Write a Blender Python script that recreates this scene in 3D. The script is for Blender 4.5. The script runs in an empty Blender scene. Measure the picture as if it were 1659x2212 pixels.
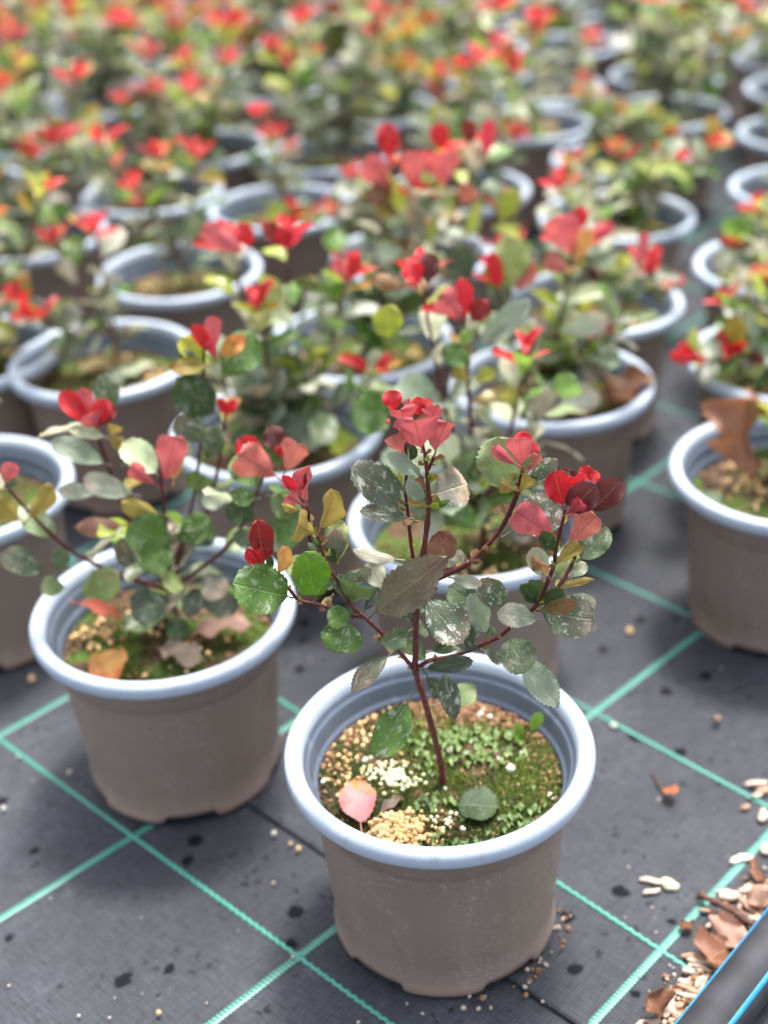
import bpy, bmesh, math, random
from mathutils import Vector, Matrix
R_ = math.radians
scene = bpy.context.scene
col = scene.collection

# ------------------------------------------------------------------ camera
F_PX, PITCH, ROLL, CAM_H = 2901.48, R_(31.0494), R_(-3.18846), .7270992   # measured on the 1659 x 2212 view
UPV = Vector((0, math.sin(PITCH), math.cos(PITCH))); FWD = Vector((0, math.cos(PITCH), -math.sin(PITCH)))
RIGHT = Vector((1, 0, 0)) * math.cos(ROLL) + UPV * math.sin(ROLL)
UPC = Vector((1, 0, 0)) * -math.sin(ROLL) + UPV * math.cos(ROLL)
CAM = Vector((0, 0, CAM_H))
cd = bpy.data.cameras.new('camera'); cam = bpy.data.objects.new('camera', cd); col.objects.link(cam)
cam.matrix_world = Matrix(((RIGHT.x, UPC.x, -FWD.x, 0), (RIGHT.y, UPC.y, -FWD.y, 0), (RIGHT.z, UPC.z, -FWD.z, CAM_H), (0, 0, 0, 1)))
cd.sensor_fit = 'VERTICAL'; cd.sensor_height = 36; cd.lens = 36 * F_PX / 2212
cd.clip_start = .05; cd.clip_end = 200
cd.dof.use_dof = True; cd.dof.focus_distance = .765; cd.dof.aperture_fstop = 3.5
scene.camera = cam

# ------------------------------------------------------------------ light
SUN_EL, SUN_AZ = 70, 25        # bright hazy light from high above, a little from behind the rows
w = bpy.data.worlds.new('World'); scene.world = w; w.use_nodes = True
nt = w.node_tree; bg = nt.nodes['Background']
sky = nt.nodes.new('ShaderNodeTexSky'); sky.sky_type = 'NISHITA'; sky.sun_disc = False
sky.sun_elevation = R_(SUN_EL); sky.sun_rotation = R_(SUN_AZ); sky.dust_density = 5; sky.air_density = 1.0
hs = nt.nodes.new('ShaderNodeHueSaturation'); hs.inputs['Saturation'].default_value = .38
nt.links.new(sky.outputs[0], hs.inputs['Color']); nt.links.new(hs.outputs[0], bg.inputs[0]); bg.inputs[1].default_value = .12
sd = bpy.data.lights.new('sun', 'SUN'); sun = bpy.data.objects.new('sun', sd); col.objects.link(sun)
sd.energy = 1.5; sd.angle = R_(10); sd.color = (1, .95, .87)
az, el = R_(SUN_AZ), R_(SUN_EL)
sdir = Vector((math.sin(az) * math.cos(el), math.cos(az) * math.cos(el), math.sin(el)))
sun.rotation_euler = sdir.to_track_quat('Z', 'Y').to_euler(); sun.location = (0, 2, 3)
scene.view_settings.view_transform = 'Standard'; scene.view_settings.look = 'None'
scene.view_settings.exposure = 1.88; scene.view_settings.gamma = 1
scene.cycles.use_denoising = True
scene.cycles.max_bounces = 6; scene.cycles.transparent_max_bounces = 4; scene.cycles.adaptive_threshold = .02

# ------------------------------------------------------------------ helpers
def ray(x, y): return FWD + RIGHT * ((x - 829.5) / F_PX) + UPC * ((1106 - y) / F_PX)
def atz(x, y, z):
    d = ray(x, y); return CAM + d * ((z - CAM_H) / d.z)
def aty(x, y, Y):
    d = ray(x, y); return CAM + d * (Y / d.y)
def depth(p): return (p - CAM).dot(FWD)
def lin(c): c /= 255; return c / 12.92 if c <= .04045 else ((c + .055) / 1.055) ** 2.4
def rgb(r, g, b, k=1.0): return (lin(r) * k, lin(g) * k, lin(b) * k)

def tag(o, label=None, cat=None, group=None, kind=None):
    if label: o['label'] = label
    if cat: o['category'] = cat
    if group: o['group'] = group
    if kind: o['kind'] = kind
    return o
def link(name, me, mat=None, parent=None, loc=None, kind=None, smooth=True):
    if mat is not None and not me.materials: me.materials.append(mat)
    o = bpy.data.objects.new(name, me); col.objects.link(o)
    if parent: o.parent = parent
    if loc is not None: o.location = loc
    if kind: o['kind'] = kind
    return o
def empty(name, loc):
    o = bpy.data.objects.new(name, None); o.empty_display_size = .05; o.location = loc; col.objects.link(o); return o
def mesh(name, V, Fc, smooth=True, uv=None, mats=None):
    me = bpy.data.meshes.new(name); me.from_pydata([tuple(v) for v in V], [], Fc)
    if smooth: me.polygons.foreach_set('use_smooth', [True] * len(me.polygons))
    if uv:
        l = me.uv_layers.new(name='UVMap')
        buf = []
        for p in me.polygons:
            for vi in p.vertices: buf += uv[vi]
        l.data.foreach_set('uv', buf)
    if mats: me.polygons.foreach_set('material_index', mats)
    me.update(); return me
def lathe(prof, n=96, close=False, zfun=None):
    V, Fc = [], []
    m = len(prof)
    for i in range(n):
        a = 2 * math.pi * i / n
        for j, (r, z) in enumerate(prof):
            if zfun: r, z = zfun(a, j, r, z)
            V.append((r * math.cos(a), r * math.sin(a), z))
    for i in range(n):
        k = (i + 1) % n
        for j in range(m - 1 + (1 if close else 0)):
            jj = (j + 1) % m
            Fc.append((i * m + j, k * m + j, k * m + jj, i * m + jj))
    return V, Fc
def tube(pts, rads, n=8, cap=True):
    V, Fc = [], []
    P = [Vector(p) for p in pts]
    prev = None
    for i, p in enumerate(P):
        t = (P[min(i + 1, len(P) - 1)] - P[max(i - 1, 0)]).normalized()
        if prev is None: a = t.orthogonal().normalized()
        else: a = (prev - t * prev.dot(t)).normalized()
        prev = a; b = t.cross(a)
        for k in range(n):
            th = 2 * math.pi * k / n
            V.append(p + (a * math.cos(th) + b * math.sin(th)) * rads[i])
    for i in range(len(P) - 1):
        for k in range(n):
            kk = (k + 1) % n
            Fc.append((i * n + k, i * n + kk, (i + 1) * n + kk, (i + 1) * n + k))
    if cap:
        Fc.append(tuple(range(n))[::-1]); Fc.append(tuple((len(P) - 1) * n + k for k in range(n)))
    return V, Fc
def smooth_path(pts, sub=6):
    P = [Vector(p) for p in pts]
    if len(P) < 3: return [P[0].lerp(P[-1], i / sub) for i in range(sub + 1)]
    out = []
    for i in range(len(P) - 1):
        p0, p1, p2, p3 = P[max(i - 1, 0)], P[i], P[i + 1], P[min(i + 2, len(P) - 1)]
        for s in range(sub):
            t = s / sub
            out.append(.5 * ((2 * p1) + (p2 - p0) * t + (2 * p0 - 5 * p1 + 4 * p2 - p3) * t * t + (3 * p1 - p0 - 3 * p2 + p3) * t ** 3))
    out.append(P[-1]); return out

# ------------------------------------------------------------------ materials
class NT:
    def __init__(s, name):
        s.m = bpy.data.materials.new(name); s.m.use_nodes = True
        s.t = s.m.node_tree; s.b = s.t.nodes['Principled BSDF']; s.out = s.t.nodes['Material Output']
    def n(s, ty, **kw):
        nd = s.t.nodes.new('ShaderNode' + ty)
        for k, v in kw.items():
            if hasattr(nd, k): setattr(nd, k, v)
            else: nd.inputs[k.replace('_', ' ')].default_value = v
        return nd
    def l(s, a, b): s.t.links.new(a, b)
    def val(s, sock, x):
        if isinstance(x, (int, float)): sock.default_value = x
        elif isinstance(x, tuple): sock.default_value = x + (1,) if len(x) == 3 and sock.type == 'RGBA' else x
        else: s.l(x, sock)
    def mix(s, f, a, b, mode='MIX'):
        nd = s.t.nodes.new('ShaderNodeMix'); nd.data_type = 'RGBA'; nd.blend_type = mode
        s.val(nd.inputs[0], f); s.val(nd.inputs[6], a); s.val(nd.inputs[7], b); return nd.outputs[2]
    def math(s, op, a, b=0.0, c=0.0, clamp=False):
        nd = s.t.nodes.new('ShaderNodeMath'); nd.operation = op; nd.use_clamp = clamp
        s.val(nd.inputs[0], a); s.val(nd.inputs[1], b); s.val(nd.inputs[2], c); return nd.outputs[0]
    def ramp(s, f, a, b, lo=0.0, hi=1.0):
        nd = s.t.nodes.new('ShaderNodeMapRange'); nd.interpolation_type = 'SMOOTHSTEP'
        s.val(nd.inputs[0], f); nd.inputs[1].default_value = a; nd.inputs[2].default_value = b
        nd.inputs[3].default_value = lo; nd.inputs[4].default_value = hi; return nd.outputs[0]
    def noise(s, vec, scale, detail=3, rough=.55, d=0):
        nd = s.t.nodes.new('ShaderNodeTexNoise'); nd.inputs['Scale'].default_value = scale
        nd.inputs['Detail'].default_value = detail; nd.inputs['Roughness'].default_value = rough; nd.inputs['Distortion'].default_value = d
        if vec is not None: s.l(vec, nd.inputs['Vector'])
        return nd.outputs['Fac']
    def voro(s, vec, scale, out='Distance', rand=1.0, dim='3D'):
        nd = s.t.nodes.new('ShaderNodeTexVoronoi'); nd.voronoi_dimensions = dim; nd.inputs['Scale'].default_value = scale; nd.inputs['Randomness'].default_value = rand
        s.l(vec, nd.inputs['Vector']); return nd.outputs[out]
    def bump(s, h, strength=.3, dist=.001):
        nd = s.t.nodes.new('ShaderNodeBump'); nd.inputs['Strength'].default_value = strength; nd.inputs['Distance'].default_value = dist
        s.l(h, nd.inputs['Height']); s.l(nd.outputs[0], s.b.inputs['Normal']); return nd.outputs[0]
    def set(s, **kw):
        for k, v in kw.items(): s.val(s.b.inputs[k.replace('_', ' ')], v)
        return s

def objcoord(k): return k.n('TexCoord').outputs['Object']

def mat_leaf(fine_detail=True):
    k = NT('leaf' if fine_detail else 'leaf_plain'); uvn = k.n('TexCoord').outputs['UV']; sep = k.n('SeparateXYZ'); k.l(uvn, sep.inputs[0])
    u, v = sep.outputs[0], sep.outputs[1]
    rnd = k.n('ObjectInfo').outputs['Random']
    def attr(nm, o='Color'): return k.n('Attribute', attribute_type='OBJECT', attribute_name=nm).outputs[o]
    base, tip, under, dust = attr('top_colour'), attr('tip_colour'), attr('under_colour'), attr('dust', 'Fac')
    # texture space: leaf uv shifted by the leaf's own random number
    mp = k.n('Mapping'); k.l(uvn, mp.inputs['Vector'])
    cx = k.n('CombineXYZ'); k.l(k.math('MULTIPLY', rnd, 37.0), cx.inputs[0]); k.l(k.math('MULTIPLY', rnd, 91.0), cx.inputs[1]); k.l(k.math('MULTIPLY', rnd, 13.0), cx.inputs[2])
    k.l(cx.outputs[0], mp.inputs['Location']); t = mp.outputs[0]
    au = k.math('ABSOLUTE', k.math('SUBTRACT', u, .5))
    dt = 1 if fine_detail else 0
    n1 = k.noise(t, 3.0, 2 + dt); n2 = k.noise(t, 26, 1 + dt); n3 = k.noise(t, 4.6, 2 + 3 * dt, .6, .6)
    # veins
    mid = k.ramp(au, .012, .035, 1, 0)
    sv = k.math('PINGPONG', k.math('SUBTRACT', k.math('MULTIPLY', v, 7.0), k.math('MULTIPLY', au, 5.2)), .5)
    side = k.math('MULTIPLY', k.ramp(sv, .0, .075, 1, 0), k.ramp(au, .05, .4, .8, .25))
    if fine_detail:
        vo = k.n('TexVoronoi', feature='DISTANCE_TO_EDGE'); vo.inputs['Scale'].default_value = 22; k.l(t, vo.inputs['Vector'])
        net = k.ramp(vo.outputs['Distance'], 0, .09, 1, 0); side = k.math('MAXIMUM', side, k.math('MULTIPLY', net, .30))
    vein = k.math('MAXIMUM', mid, side, clamp=True)
    g = k.ramp(k.math('ADD', v, k.math('MULTIPLY', k.math('SUBTRACT', n1, .5), 1.5)), .5, .95)
    c = k.mix(g, base, tip)
    c = k.mix(k.ramp(n1, .38, .68, .0, .6), c, k.mix(.5, c, (.02, .03, .012), 'MULTIPLY'))
    c = k.mix(k.math('MULTIPLY', n2, .45), c, k.mix(1.0, c, (1.45, 1.4, 1.35), 'MULTIPLY'))
    c = k.mix(k.math('MULTIPLY', vein, .30), c, k.mix(.55, c, (.42, .40, .26)))
    # chalky residue: patches and drops that dried on the upper side
    patch = k.ramp(n3, .54, .64); fine = k.ramp(k.noise(t, 40, 2), .32, .52)
    drops = k.ramp(k.voro(t, 5.0, dim='2D'), .05, .11, 1, 0)
    dd = k.math('MULTIPLY', k.math('MAXIMUM', k.math('MULTIPLY', patch, k.math('ADD', k.math('MULTIPLY', fine, .7), .25)), k.math('MULTIPLY', drops, .75)), dust, clamp=True)
    c = k.mix(dd, c, (.60, .61, .57))
    cu = k.mix(k.math('MULTIPLY', k.ramp(n3, .35, .7), .5), under, k.mix(.6, under, tip))
    cu = k.mix(k.math('MULTIPLY', vein, .5), cu, k.mix(1.0, cu, (.5, .38, .36), 'MULTIPLY'))
    cu = k.mix(k.math('MULTIPLY', n2, .5), cu, k.mix(1.0, cu, (1.3, 1.35, 1.35), 'MULTIPLY')); cu = k.mix(k.ramp(n1, .4, .65, 0, .55), cu, k.mix(1.0, cu, (.72, .6, .58), 'MULTIPLY'))
    bf = k.n('NewGeometry').outputs['Backfacing']
    cc = k.mix(bf, c, cu)
    hn = k.math('ADD', k.math('MULTIPLY', vein, -.6), k.math('MULTIPLY', n2, .7))
    if fine_detail: k.bump(hn, .8, .0008)
    k.set(Base_Color=cc, Roughness=k.math('ADD', k.math('MULTIPLY', dd, .3), k.math('ADD', k.math('MULTIPLY', n3, .25), .24)))
    k.b.inputs['Specular IOR Level'].default_value = .55
    tr = k.n('BsdfTranslucent'); k.l(k.mix(1.0, cc, (1.25, 1.25, 1.05) if fine_detail else (1.55, 1.5, 1.25), 'MULTIPLY'), tr.inputs[0])
    ms = k.n('MixShader'); ms.inputs[0].default_value = .24 if fine_detail else .36
    k.l(k.b.outputs[0], ms.inputs[1]); k.l(tr.outputs[0], ms.inputs[2]); k.l(ms.outputs[0], k.out.inputs[0])
    return k.m

def mat_stem():
    k = NT('stem_bark'); o = objcoord(k); a = k.n('Attribute', attribute_type='OBJECT', attribute_name='top_colour').outputs['Color']
    n = k.noise(o, 420, 4); n2 = k.noise(o, 90, 3)
    c = k.mix(k.ramp(n, .4, .7), a, k.mix(1.0, a, (2.1, 1.7, 1.5), 'MULTIPLY'))
    c = k.mix(k.ramp(n2, .55, .7, 0, .5), c, k.mix(1, c, (.5, .45, .45), 'MULTIPLY'))
    k.bump(n, .8, .0008); k.set(Base_Color=c, Roughness=.5); return k.m

def mat_pot():
    k = NT('taupe_plastic'); o = objcoord(k); r = k.n('ObjectInfo').outputs['Random']
    n = k.noise(o, 22, 4); n2 = k.noise(o, 260, 3, .7); sp = k.ramp(k.voro(o, 210), .12, .3, 1, 0); msk = k.ramp(k.noise(o, 35, 3), .38, .68)
    mp = k.n('Mapping'); mp.inputs['Scale'].default_value = (60, 60, 4); k.l(o, mp.inputs[0]); st = k.noise(mp.outputs[0], 1.6, 4)
    c = k.mix(n, rgb(125, 110, 101), rgb(142, 127, 117)); c = k.mix(1.0, c, k.mix(r, (.86, .86, .87), (1.12, 1.11, 1.09)), 'MULTIPLY')
    c = k.mix(k.ramp(st, .45, .75, 0, .35), c, rgb(146, 133, 126))
    c = k.mix(k.math('MULTIPLY', k.ramp(n2, .5, .72), k.math('MULTIPLY', msk, .55)), c, rgb(160, 148, 142))
    c = k.mix(k.math('MULTIPLY', k.math('MULTIPLY', sp, msk), .55), c, rgb(176, 165, 158))
    sz = k.n('SeparateXYZ'); k.l(o, sz.inputs[0])
    c = k.mix(k.ramp(sz.outputs[2], .004, .014, .55, 0), c, rgb(150, 126, 118))
    k.bump(k.math('ADD', n2, sp), .12, .0005); k.set(Base_Color=c, Roughness=k.math('ADD', k.math('MULTIPLY', msk, .2), .42)); return k.m
def mat_rim():
    k = NT('blue_grey_plastic'); o = objcoord(k); n = k.noise(o, 40, 4); f = k.noise(o, 300, 3)
    c = k.mix(n, rgb(152, 166, 184), rgb(174, 186, 202))
    sm = k.math('MULTIPLY', k.ramp(k.noise(o, 55, 5, .7), .56, .72), k.ramp(k.noise(o, 14, 3), .4, .65)); c = k.mix(k.math('MULTIPLY', sm, .5), c, rgb(122, 116, 106)); c = k.mix(k.ramp(f, .62, .75, 0, .4), c, rgb(196, 208, 220))
    k.bump(f, .08, .0004); k.set(Base_Color=c, Roughness=k.math('ADD', k.math('MULTIPLY', n, .2), .30)); k.b.inputs['Specular IOR Level'].default_value = .6; return k.m
def mat_inner():
    k = NT('inner_plastic'); o = objcoord(k); n = k.noise(o, 30, 4)
    mp = k.n('Mapping'); mp.inputs['Scale'].default_value = (90, 90, 6); k.l(o, mp.inputs[0]); st = k.noise(mp.outputs[0], 1.4, 4)
    c = k.mix(n, rgb(78, 89, 105), rgb(92, 103, 120)); c = k.mix(k.ramp(st, .55, .75, 0, .45), c, rgb(130, 140, 152))
    k.set(Base_Color=c, Roughness=.4); return k.m
def mat_soil(mossy=True):
    k = NT('soil' if mossy else 'peat'); o = objcoord(k); r = k.n('ObjectInfo').outputs['Random']
    off = k.n('VectorMath', operation='ADD'); k.l(o, off.inputs[0]); cx = k.n('CombineXYZ')
    k.l(k.math('MULTIPLY', r, 9.0), cx.inputs[0]); k.l(k.math('MULTIPLY', r, 5.0), cx.inputs[1]); k.l(cx.outputs[0], off.inputs[1]); t = off.outputs[0]
    n = k.noise(t, 260, 4, .65); b = k.noise(t, 26, 3); g = k.noise(t, 120, 3)
    c = k.mix(k.ramp(n, .3, .7), rgb(38, 28, 22), rgb(112, 82, 60))
    moss = k.ramp(b, .45, .56); mc = k.mix(g, rgb(44, 60, 14), rgb(92, 118, 36))
    if mossy: c = k.mix(moss, c, mc)
    k.bump(n, 1.0, .003); k.set(Base_Color=c, Roughness=.9); return k.m
def plain(name, c, rough=.6, c2=None, scale=60, bump=.3, bd=.001, spec=.5, trans=0):
    k = NT(name); o = objcoord(k); n = k.noise(o, scale, 4)
    cc = k.mix(k.ramp(n, .3, .7), c, c2 or tuple(x * 1.35 for x in c)); k.bump(n, bump, bd)
    k.set(Base_Color=cc, Roughness=rough); k.b.inputs['Specular IOR Level'].default_value = spec
    if trans:
        tr = k.n('BsdfTranslucent'); k.l(cc, tr.inputs[0]); ms = k.n('MixShader'); ms.inputs[0].default_value = trans
        k.l(k.b.outputs[0], ms.inputs[1]); k.l(tr.outputs[0], ms.inputs[2]); k.l(ms.outputs[0], k.out.inputs[0])
    return k.m
def mat_cloth():
    k = NT('woven_ground_cloth'); o = objcoord(k)
    rot = k.n('Mapping'); rot.inputs['Rotation'].default_value = (0, 0, -CLOTH_ANG); k.l(o, rot.inputs[0]); t = rot.outputs[0]
    s = k.n('SeparateXYZ'); k.l(t, s.inputs[0])
    wx = k.math('PINGPONG', k.math('MULTIPLY', s.outputs[0], 420.0), .5); wy = k.math('PINGPONG', k.math('MULTIPLY', s.outputs[1], 640.0), .5)
    wv = k.math('MULTIPLY', k.ramp(wx, .02, .3), k.ramp(wy, .02, .35))
    n = k.noise(o, 3.2, 5, .6); n2 = k.noise(o, 14, 5, .65); n3 = k.noise(o, 90, 3)
    c = k.mix(wv, rgb(24, 26, 31), rgb(56, 59, 68))
    mpt = k.n('Mapping'); mpt.inputs['Scale'].default_value = (60, 900, 1); k.l(t, mpt.inputs[0]); th = k.noise(mpt.outputs[0], 1.0, 2)
    mpu = k.n('Mapping'); mpu.inputs['Scale'].default_value = (520, 50, 1); k.l(t, mpu.inputs[0]); tu = k.noise(mpu.outputs[0], 1.0, 2)
    thr = k.ramp(k.math('ADD', k.math('MULTIPLY', th, .6), k.math('MULTIPLY', tu, .4)), .38, .62)
    dusty = k.math('MULTIPLY', k.ramp(n, .40, .72), k.ramp(n2, .2, .75)); c = k.mix(k.math('MULTIPLY', k.math('MULTIPLY', dusty, k.math('ADD', k.math('MULTIPLY', thr, .6), .5)), .40), c, rgb(134, 138, 150)); c = k.mix(k.math('MULTIPLY', thr, .09), c, rgb(142, 146, 156))
    sc = k.math('MULTIPLY', k.ramp(k.noise(o, 22, 6, .75), .62, .75), k.ramp(n, .35, .6)); c = k.mix(k.math('MULTIPLY', sc, .4), c, rgb(165, 166, 172))
    # wet splashes: irregular dark drops
    wob = k.n('VectorMath', operation='ADD'); k.l(o, wob.inputs[0])
    nc = k.n('TexNoise'); nc.inputs['Scale'].default_value = 150; sub = k.n('VectorMath', operation='MULTIPLY_ADD'); k.l(o, nc.inputs['Vector'])
    k.l(nc.outputs['Color'], sub.inputs[0]); sub.inputs[1].default_value = (.008,) * 3; sub.inputs[2].default_value = (-.004,) * 3; k.l(sub.outputs[0], wob.inputs[1])
    dist = k.voro(wob.outputs[0], 26, dim='2D'); colr = k.n('SeparateColor'); k.l(k.voro(wob.outputs[0], 26, 'Color', dim='2D'), colr.inputs[0])
    rad = k.math('MULTIPLY', k.ramp(colr.outputs[0], .35, 1.0), .19)
    wet = k.ramp(k.math('SUBTRACT', dist, rad), -.07, .0, 1, 0); wet = k.math('MULTIPLY', wet, k.ramp(colr.outputs[0], .4, .5))
    dist2 = k.voro(wob.outputs[0], 70, dim='2D'); wet2 = k.math('MULTIPLY', k.ramp(dist2, .10, .2, 1, 0), k.ramp(n2, .5, .6))
    wt = k.math('MAXIMUM', wet, k.math('MULTIPLY', wet2, .7), clamp=True)
    c = k.mix(k.math('MULTIPLY', wt, .85), c, rgb(22, 22, 25))
    k.bump(k.math('ADD', wv, k.math('MULTIPLY', n3, .6)), .6, .0006)
    k.set(Base_Color=c, Roughness=k.math('SUBTRACT', k.math('ADD', k.math('MULTIPLY', n2, .2), .42), k.math('MULTIPLY', wt, .12)))
    k.l(k.math('MULTIPLY', k.math('SUBTRACT', 1.0, k.math('MULTIPLY', wt, .92)), .30), k.b.inputs['Specular IOR Level'])
    return k.m
def mat_stripe(ladder):
    k = NT('green_tape' if ladder else 'green_cord'); uvn = k.n('TexCoord').outputs['UV']; s = k.n('SeparateXYZ'); k.l(uvn, s.inputs[0]); o = objcoord(k)
    n = k.noise(o, 30, 4); c = k.mix(n, rgb(56, 134, 120), rgb(82, 160, 144))
    if ladder:
        wv = k.ramp(k.math('PINGPONG', k.math('ADD', k.math('MULTIPLY', s.outputs[1], 310.0), k.math('MULTIPLY', s.outputs[0], .35)), .5), .08, .24)
        md = k.ramp(k.math('ABSOLUTE', k.math('SUBTRACT', s.outputs[0], .5)), .01, .05)
        wear = k.noise(o, 18, 4)
        m = k.math('MULTIPLY', k.math('MULTIPLY', wv, k.math('ADD', k.math('MULTIPLY', md, .35), .65)), k.ramp(wear, .1, .45, .7, 1))
        c = k.mix(m, rgb(30, 50, 50), c)
    else:
        wv = k.ramp(k.math('PINGPONG', k.math('MULTIPLY', s.outputs[1], 150.0), .5), 0, .5); c = k.mix(k.math('MULTIPLY', wv, .35), c, rgb(44, 128, 112))
    k.set(Base_Color=c, Roughness=.42); return k.m

CLOTH_ANG = R_(-44.5)
M_LEAFP = mat_leaf(False); M_PEAT = mat_soil(False)
M_LEAF, M_STEM, M_POT, M_RIM, M_INNER, M_SOIL = mat_leaf(), mat_stem(), mat_pot(), mat_rim(), mat_inner(), mat_soil()
M_CLOTH, M_TAPE, M_CORD = mat_cloth(), mat_stripe(True), mat_stripe(False)
M_TAN = plain('resin_granule', rgb(214, 172, 112), .45, rgb(232, 200, 150), 90)
M_PALE = plain('pale_granule', rgb(205, 205, 160), .45, rgb(226, 226, 196), 90)
M_WHITE = plain('perlite', rgb(196, 192, 182), .7, None, 200)
M_BROWN = plain('bark_crumb', rgb(104, 74, 52), .85, rgb(158, 120, 88), 300)
M_DARK = plain('peat_crumb', rgb(48, 36, 28), .9, rgb(86, 64, 48), 300)
M_MOSS = plain('moss', rgb(50, 70, 8), .8, rgb(92, 112, 20), 160, trans=.25)
M_MOSSD = plain('dark_moss', rgb(40, 58, 12), .8, rgb(72, 92, 24), 160, trans=.2)
M_LIVER = plain('liverwort', rgb(86, 114, 54), .4, rgb(128, 152, 88), 130, .6, trans=.2)
M_CHIP = plain('pale_wood_chip', rgb(176, 156, 138), .75, rgb(206, 192, 178), 160, .6)
M_CHIPD = plain('brown_wood_chip', rgb(150, 116, 94), .8, rgb(186, 152, 130), 160, .6)
M_TWIG = plain('dead_twig', rgb(70, 48, 42), .85, rgb(104, 74, 64), 220, .8)
M_PIPE = plain('black_polyethylene', rgb(52, 53, 57), .52, rgb(66, 67, 72), 40, .15)
M_BLUE = plain('blue_stripe', rgb(30, 124, 176), .4, rgb(44, 142, 192), 60, .1)

# ------------------------------------------------------------------ the ground: two overlapping sheets of woven cloth with green tapes and cords
LAP = .0022
def quad_sheet(name, P): return mesh(name, P, [(0, 1, 2, 3)], smooth=False)
ca, sa = math.cos(CLOTH_ANG), math.sin(CLOTH_ANG)
EA, EB = Vector((ca, sa, 0)), Vector((-sa, ca, 0))      # along the cords (down-right), along the tapes (up-right)
g0 = link('ground', quad_sheet('ground', [(-60, -60, 0), (60, -60, 0), (60, 60, 0), (-60, 60, 0)]), M_CLOTH)
tag(g0, kind='structure')
seam = atz(700, 1847, LAP)
P = [seam - EA * 8, seam + EA * 8, seam + EA * 8 + EB * 14, seam - EA * 8 + EB * 14]
nseg = 160; V = []; Fc = []
rs = random.Random(5)
for i in range(nseg + 1):                               # the lapped edge, slightly lifted and uneven
    t = -8 + 16 * i / nseg; e = seam + EA * t; lift = .0010 + .0010 * math.sin(t * 9) * math.sin(t * 3.3)
    for d, z in ((.0008, .0004), (0, LAP * .6 + lift), (.003, LAP + lift), (.009, LAP), (.5, LAP), (14, LAP)):
        q = e + EB * d; V.append((q.x, q.y, z))
for i in range(nseg):
    for j in range(5): a = i * 6 + j; Fc.append((a, a + 6, a + 7, a + 1))
g1 = link('ground_sheet', mesh('ground_sheet', V, Fc), M_CLOTH); tag(g1, kind='structure')
def strip(name, p, q, width, z, mat, parent, scallop):
    d = (q - p); L = d.length; d.normalize(); s = Vector((-d.y, d.x, 0)); n = int(L / (.0012 if scallop else .02)) + 1
    V, Fc, uv = [], [], []
    for i in range(n + 1):
        t = L * i / n
        wob = 0 if not scallop else .0006 * math.sin(t * 2 * math.pi / .0068)
        th = width / 2 * (1 + (.24 * math.sin(t * 4 * math.pi / .0068) if scallop else 0))
        c = p + d * t + s * wob; hz = z + (.0008 if scallop else .0004)
        for x, zz in ((-th, z), (-th * .6, hz), (th * .6, hz), (th, z)):
            v = c + s * x; V.append((v.x, v.y, zz)); uv.append((x / width + .5, t))
    for i in range(n):
        for j in range(3): a = i * 4 + j; Fc.append((a, a + 1, a + 5, a + 4))
    return link(name, mesh(name, V, Fc, uv=uv), mat, parent)
def ground_line(name, p1, p2, e0, e1, width, parent, scallop):
    z = .0006 + (LAP if parent is g1 else 0)
    a, b = atz(*p1, z), atz(*p2, z); d = (b - a).normalized()
    return strip(name, a - d * e0, b + d * e1, width, z, M_CORD if scallop else M_TAPE, parent, scallop)
CW, TW = .0032, .0058
ground_line('green_cord', (0, 1598), (845, 2212), 1.2, .6, CW, g0, True)
ground_line('green_tape', (0, 1588), (140, 1508), .5, .02, TW, g0, False)
ground_line('green_tape', (0, 1985), (330, 1780), .5, .09, TW, g0, False)
ground_line('green_tape', (455, 2212), (705, 2020), .3, .045, TW, g0, False)
for p1, p2, e0 in (((1215, 1502), (1659, 1742), 1.6), ((1195, 1900), (1478, 2086), 1.6), ((1270, 1228), (1460, 1315), 1.4)):
    ground_line('green_cord', p1, p2, e0, .5 if p2[1] != 2086 else .01, CW, g1, True)
ground_line('green_tape', (1255, 1560), (1500, 1375), .10, 3, TW, g1, False)
ground_line('green_tape', (1278, 2212), (1659, 1804), .16, 3, TW, g1, False)
ref_a, ref_b = atz(1278, 1540, 0), atz(1360, 1270, 0)
z = LAP + .0006
for k in range(1, 14):                                  # the same grid going on behind
    p = ref_b + EB * (.168 * k); p.z = z; strip('green_cord', p - EA * 2.2, p + EA * 2.0, CW, z, M_CORD, g1, True)
for k in range(1, 12):
    p = ref_a - EA * (.1807 * k); p.z = z
    lo = (seam - p).dot(EB) + .02
    strip('green_tape', p + EB * lo, p + EB * 3.2, TW, z + .0006, M_TAPE, g1, False)

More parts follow.
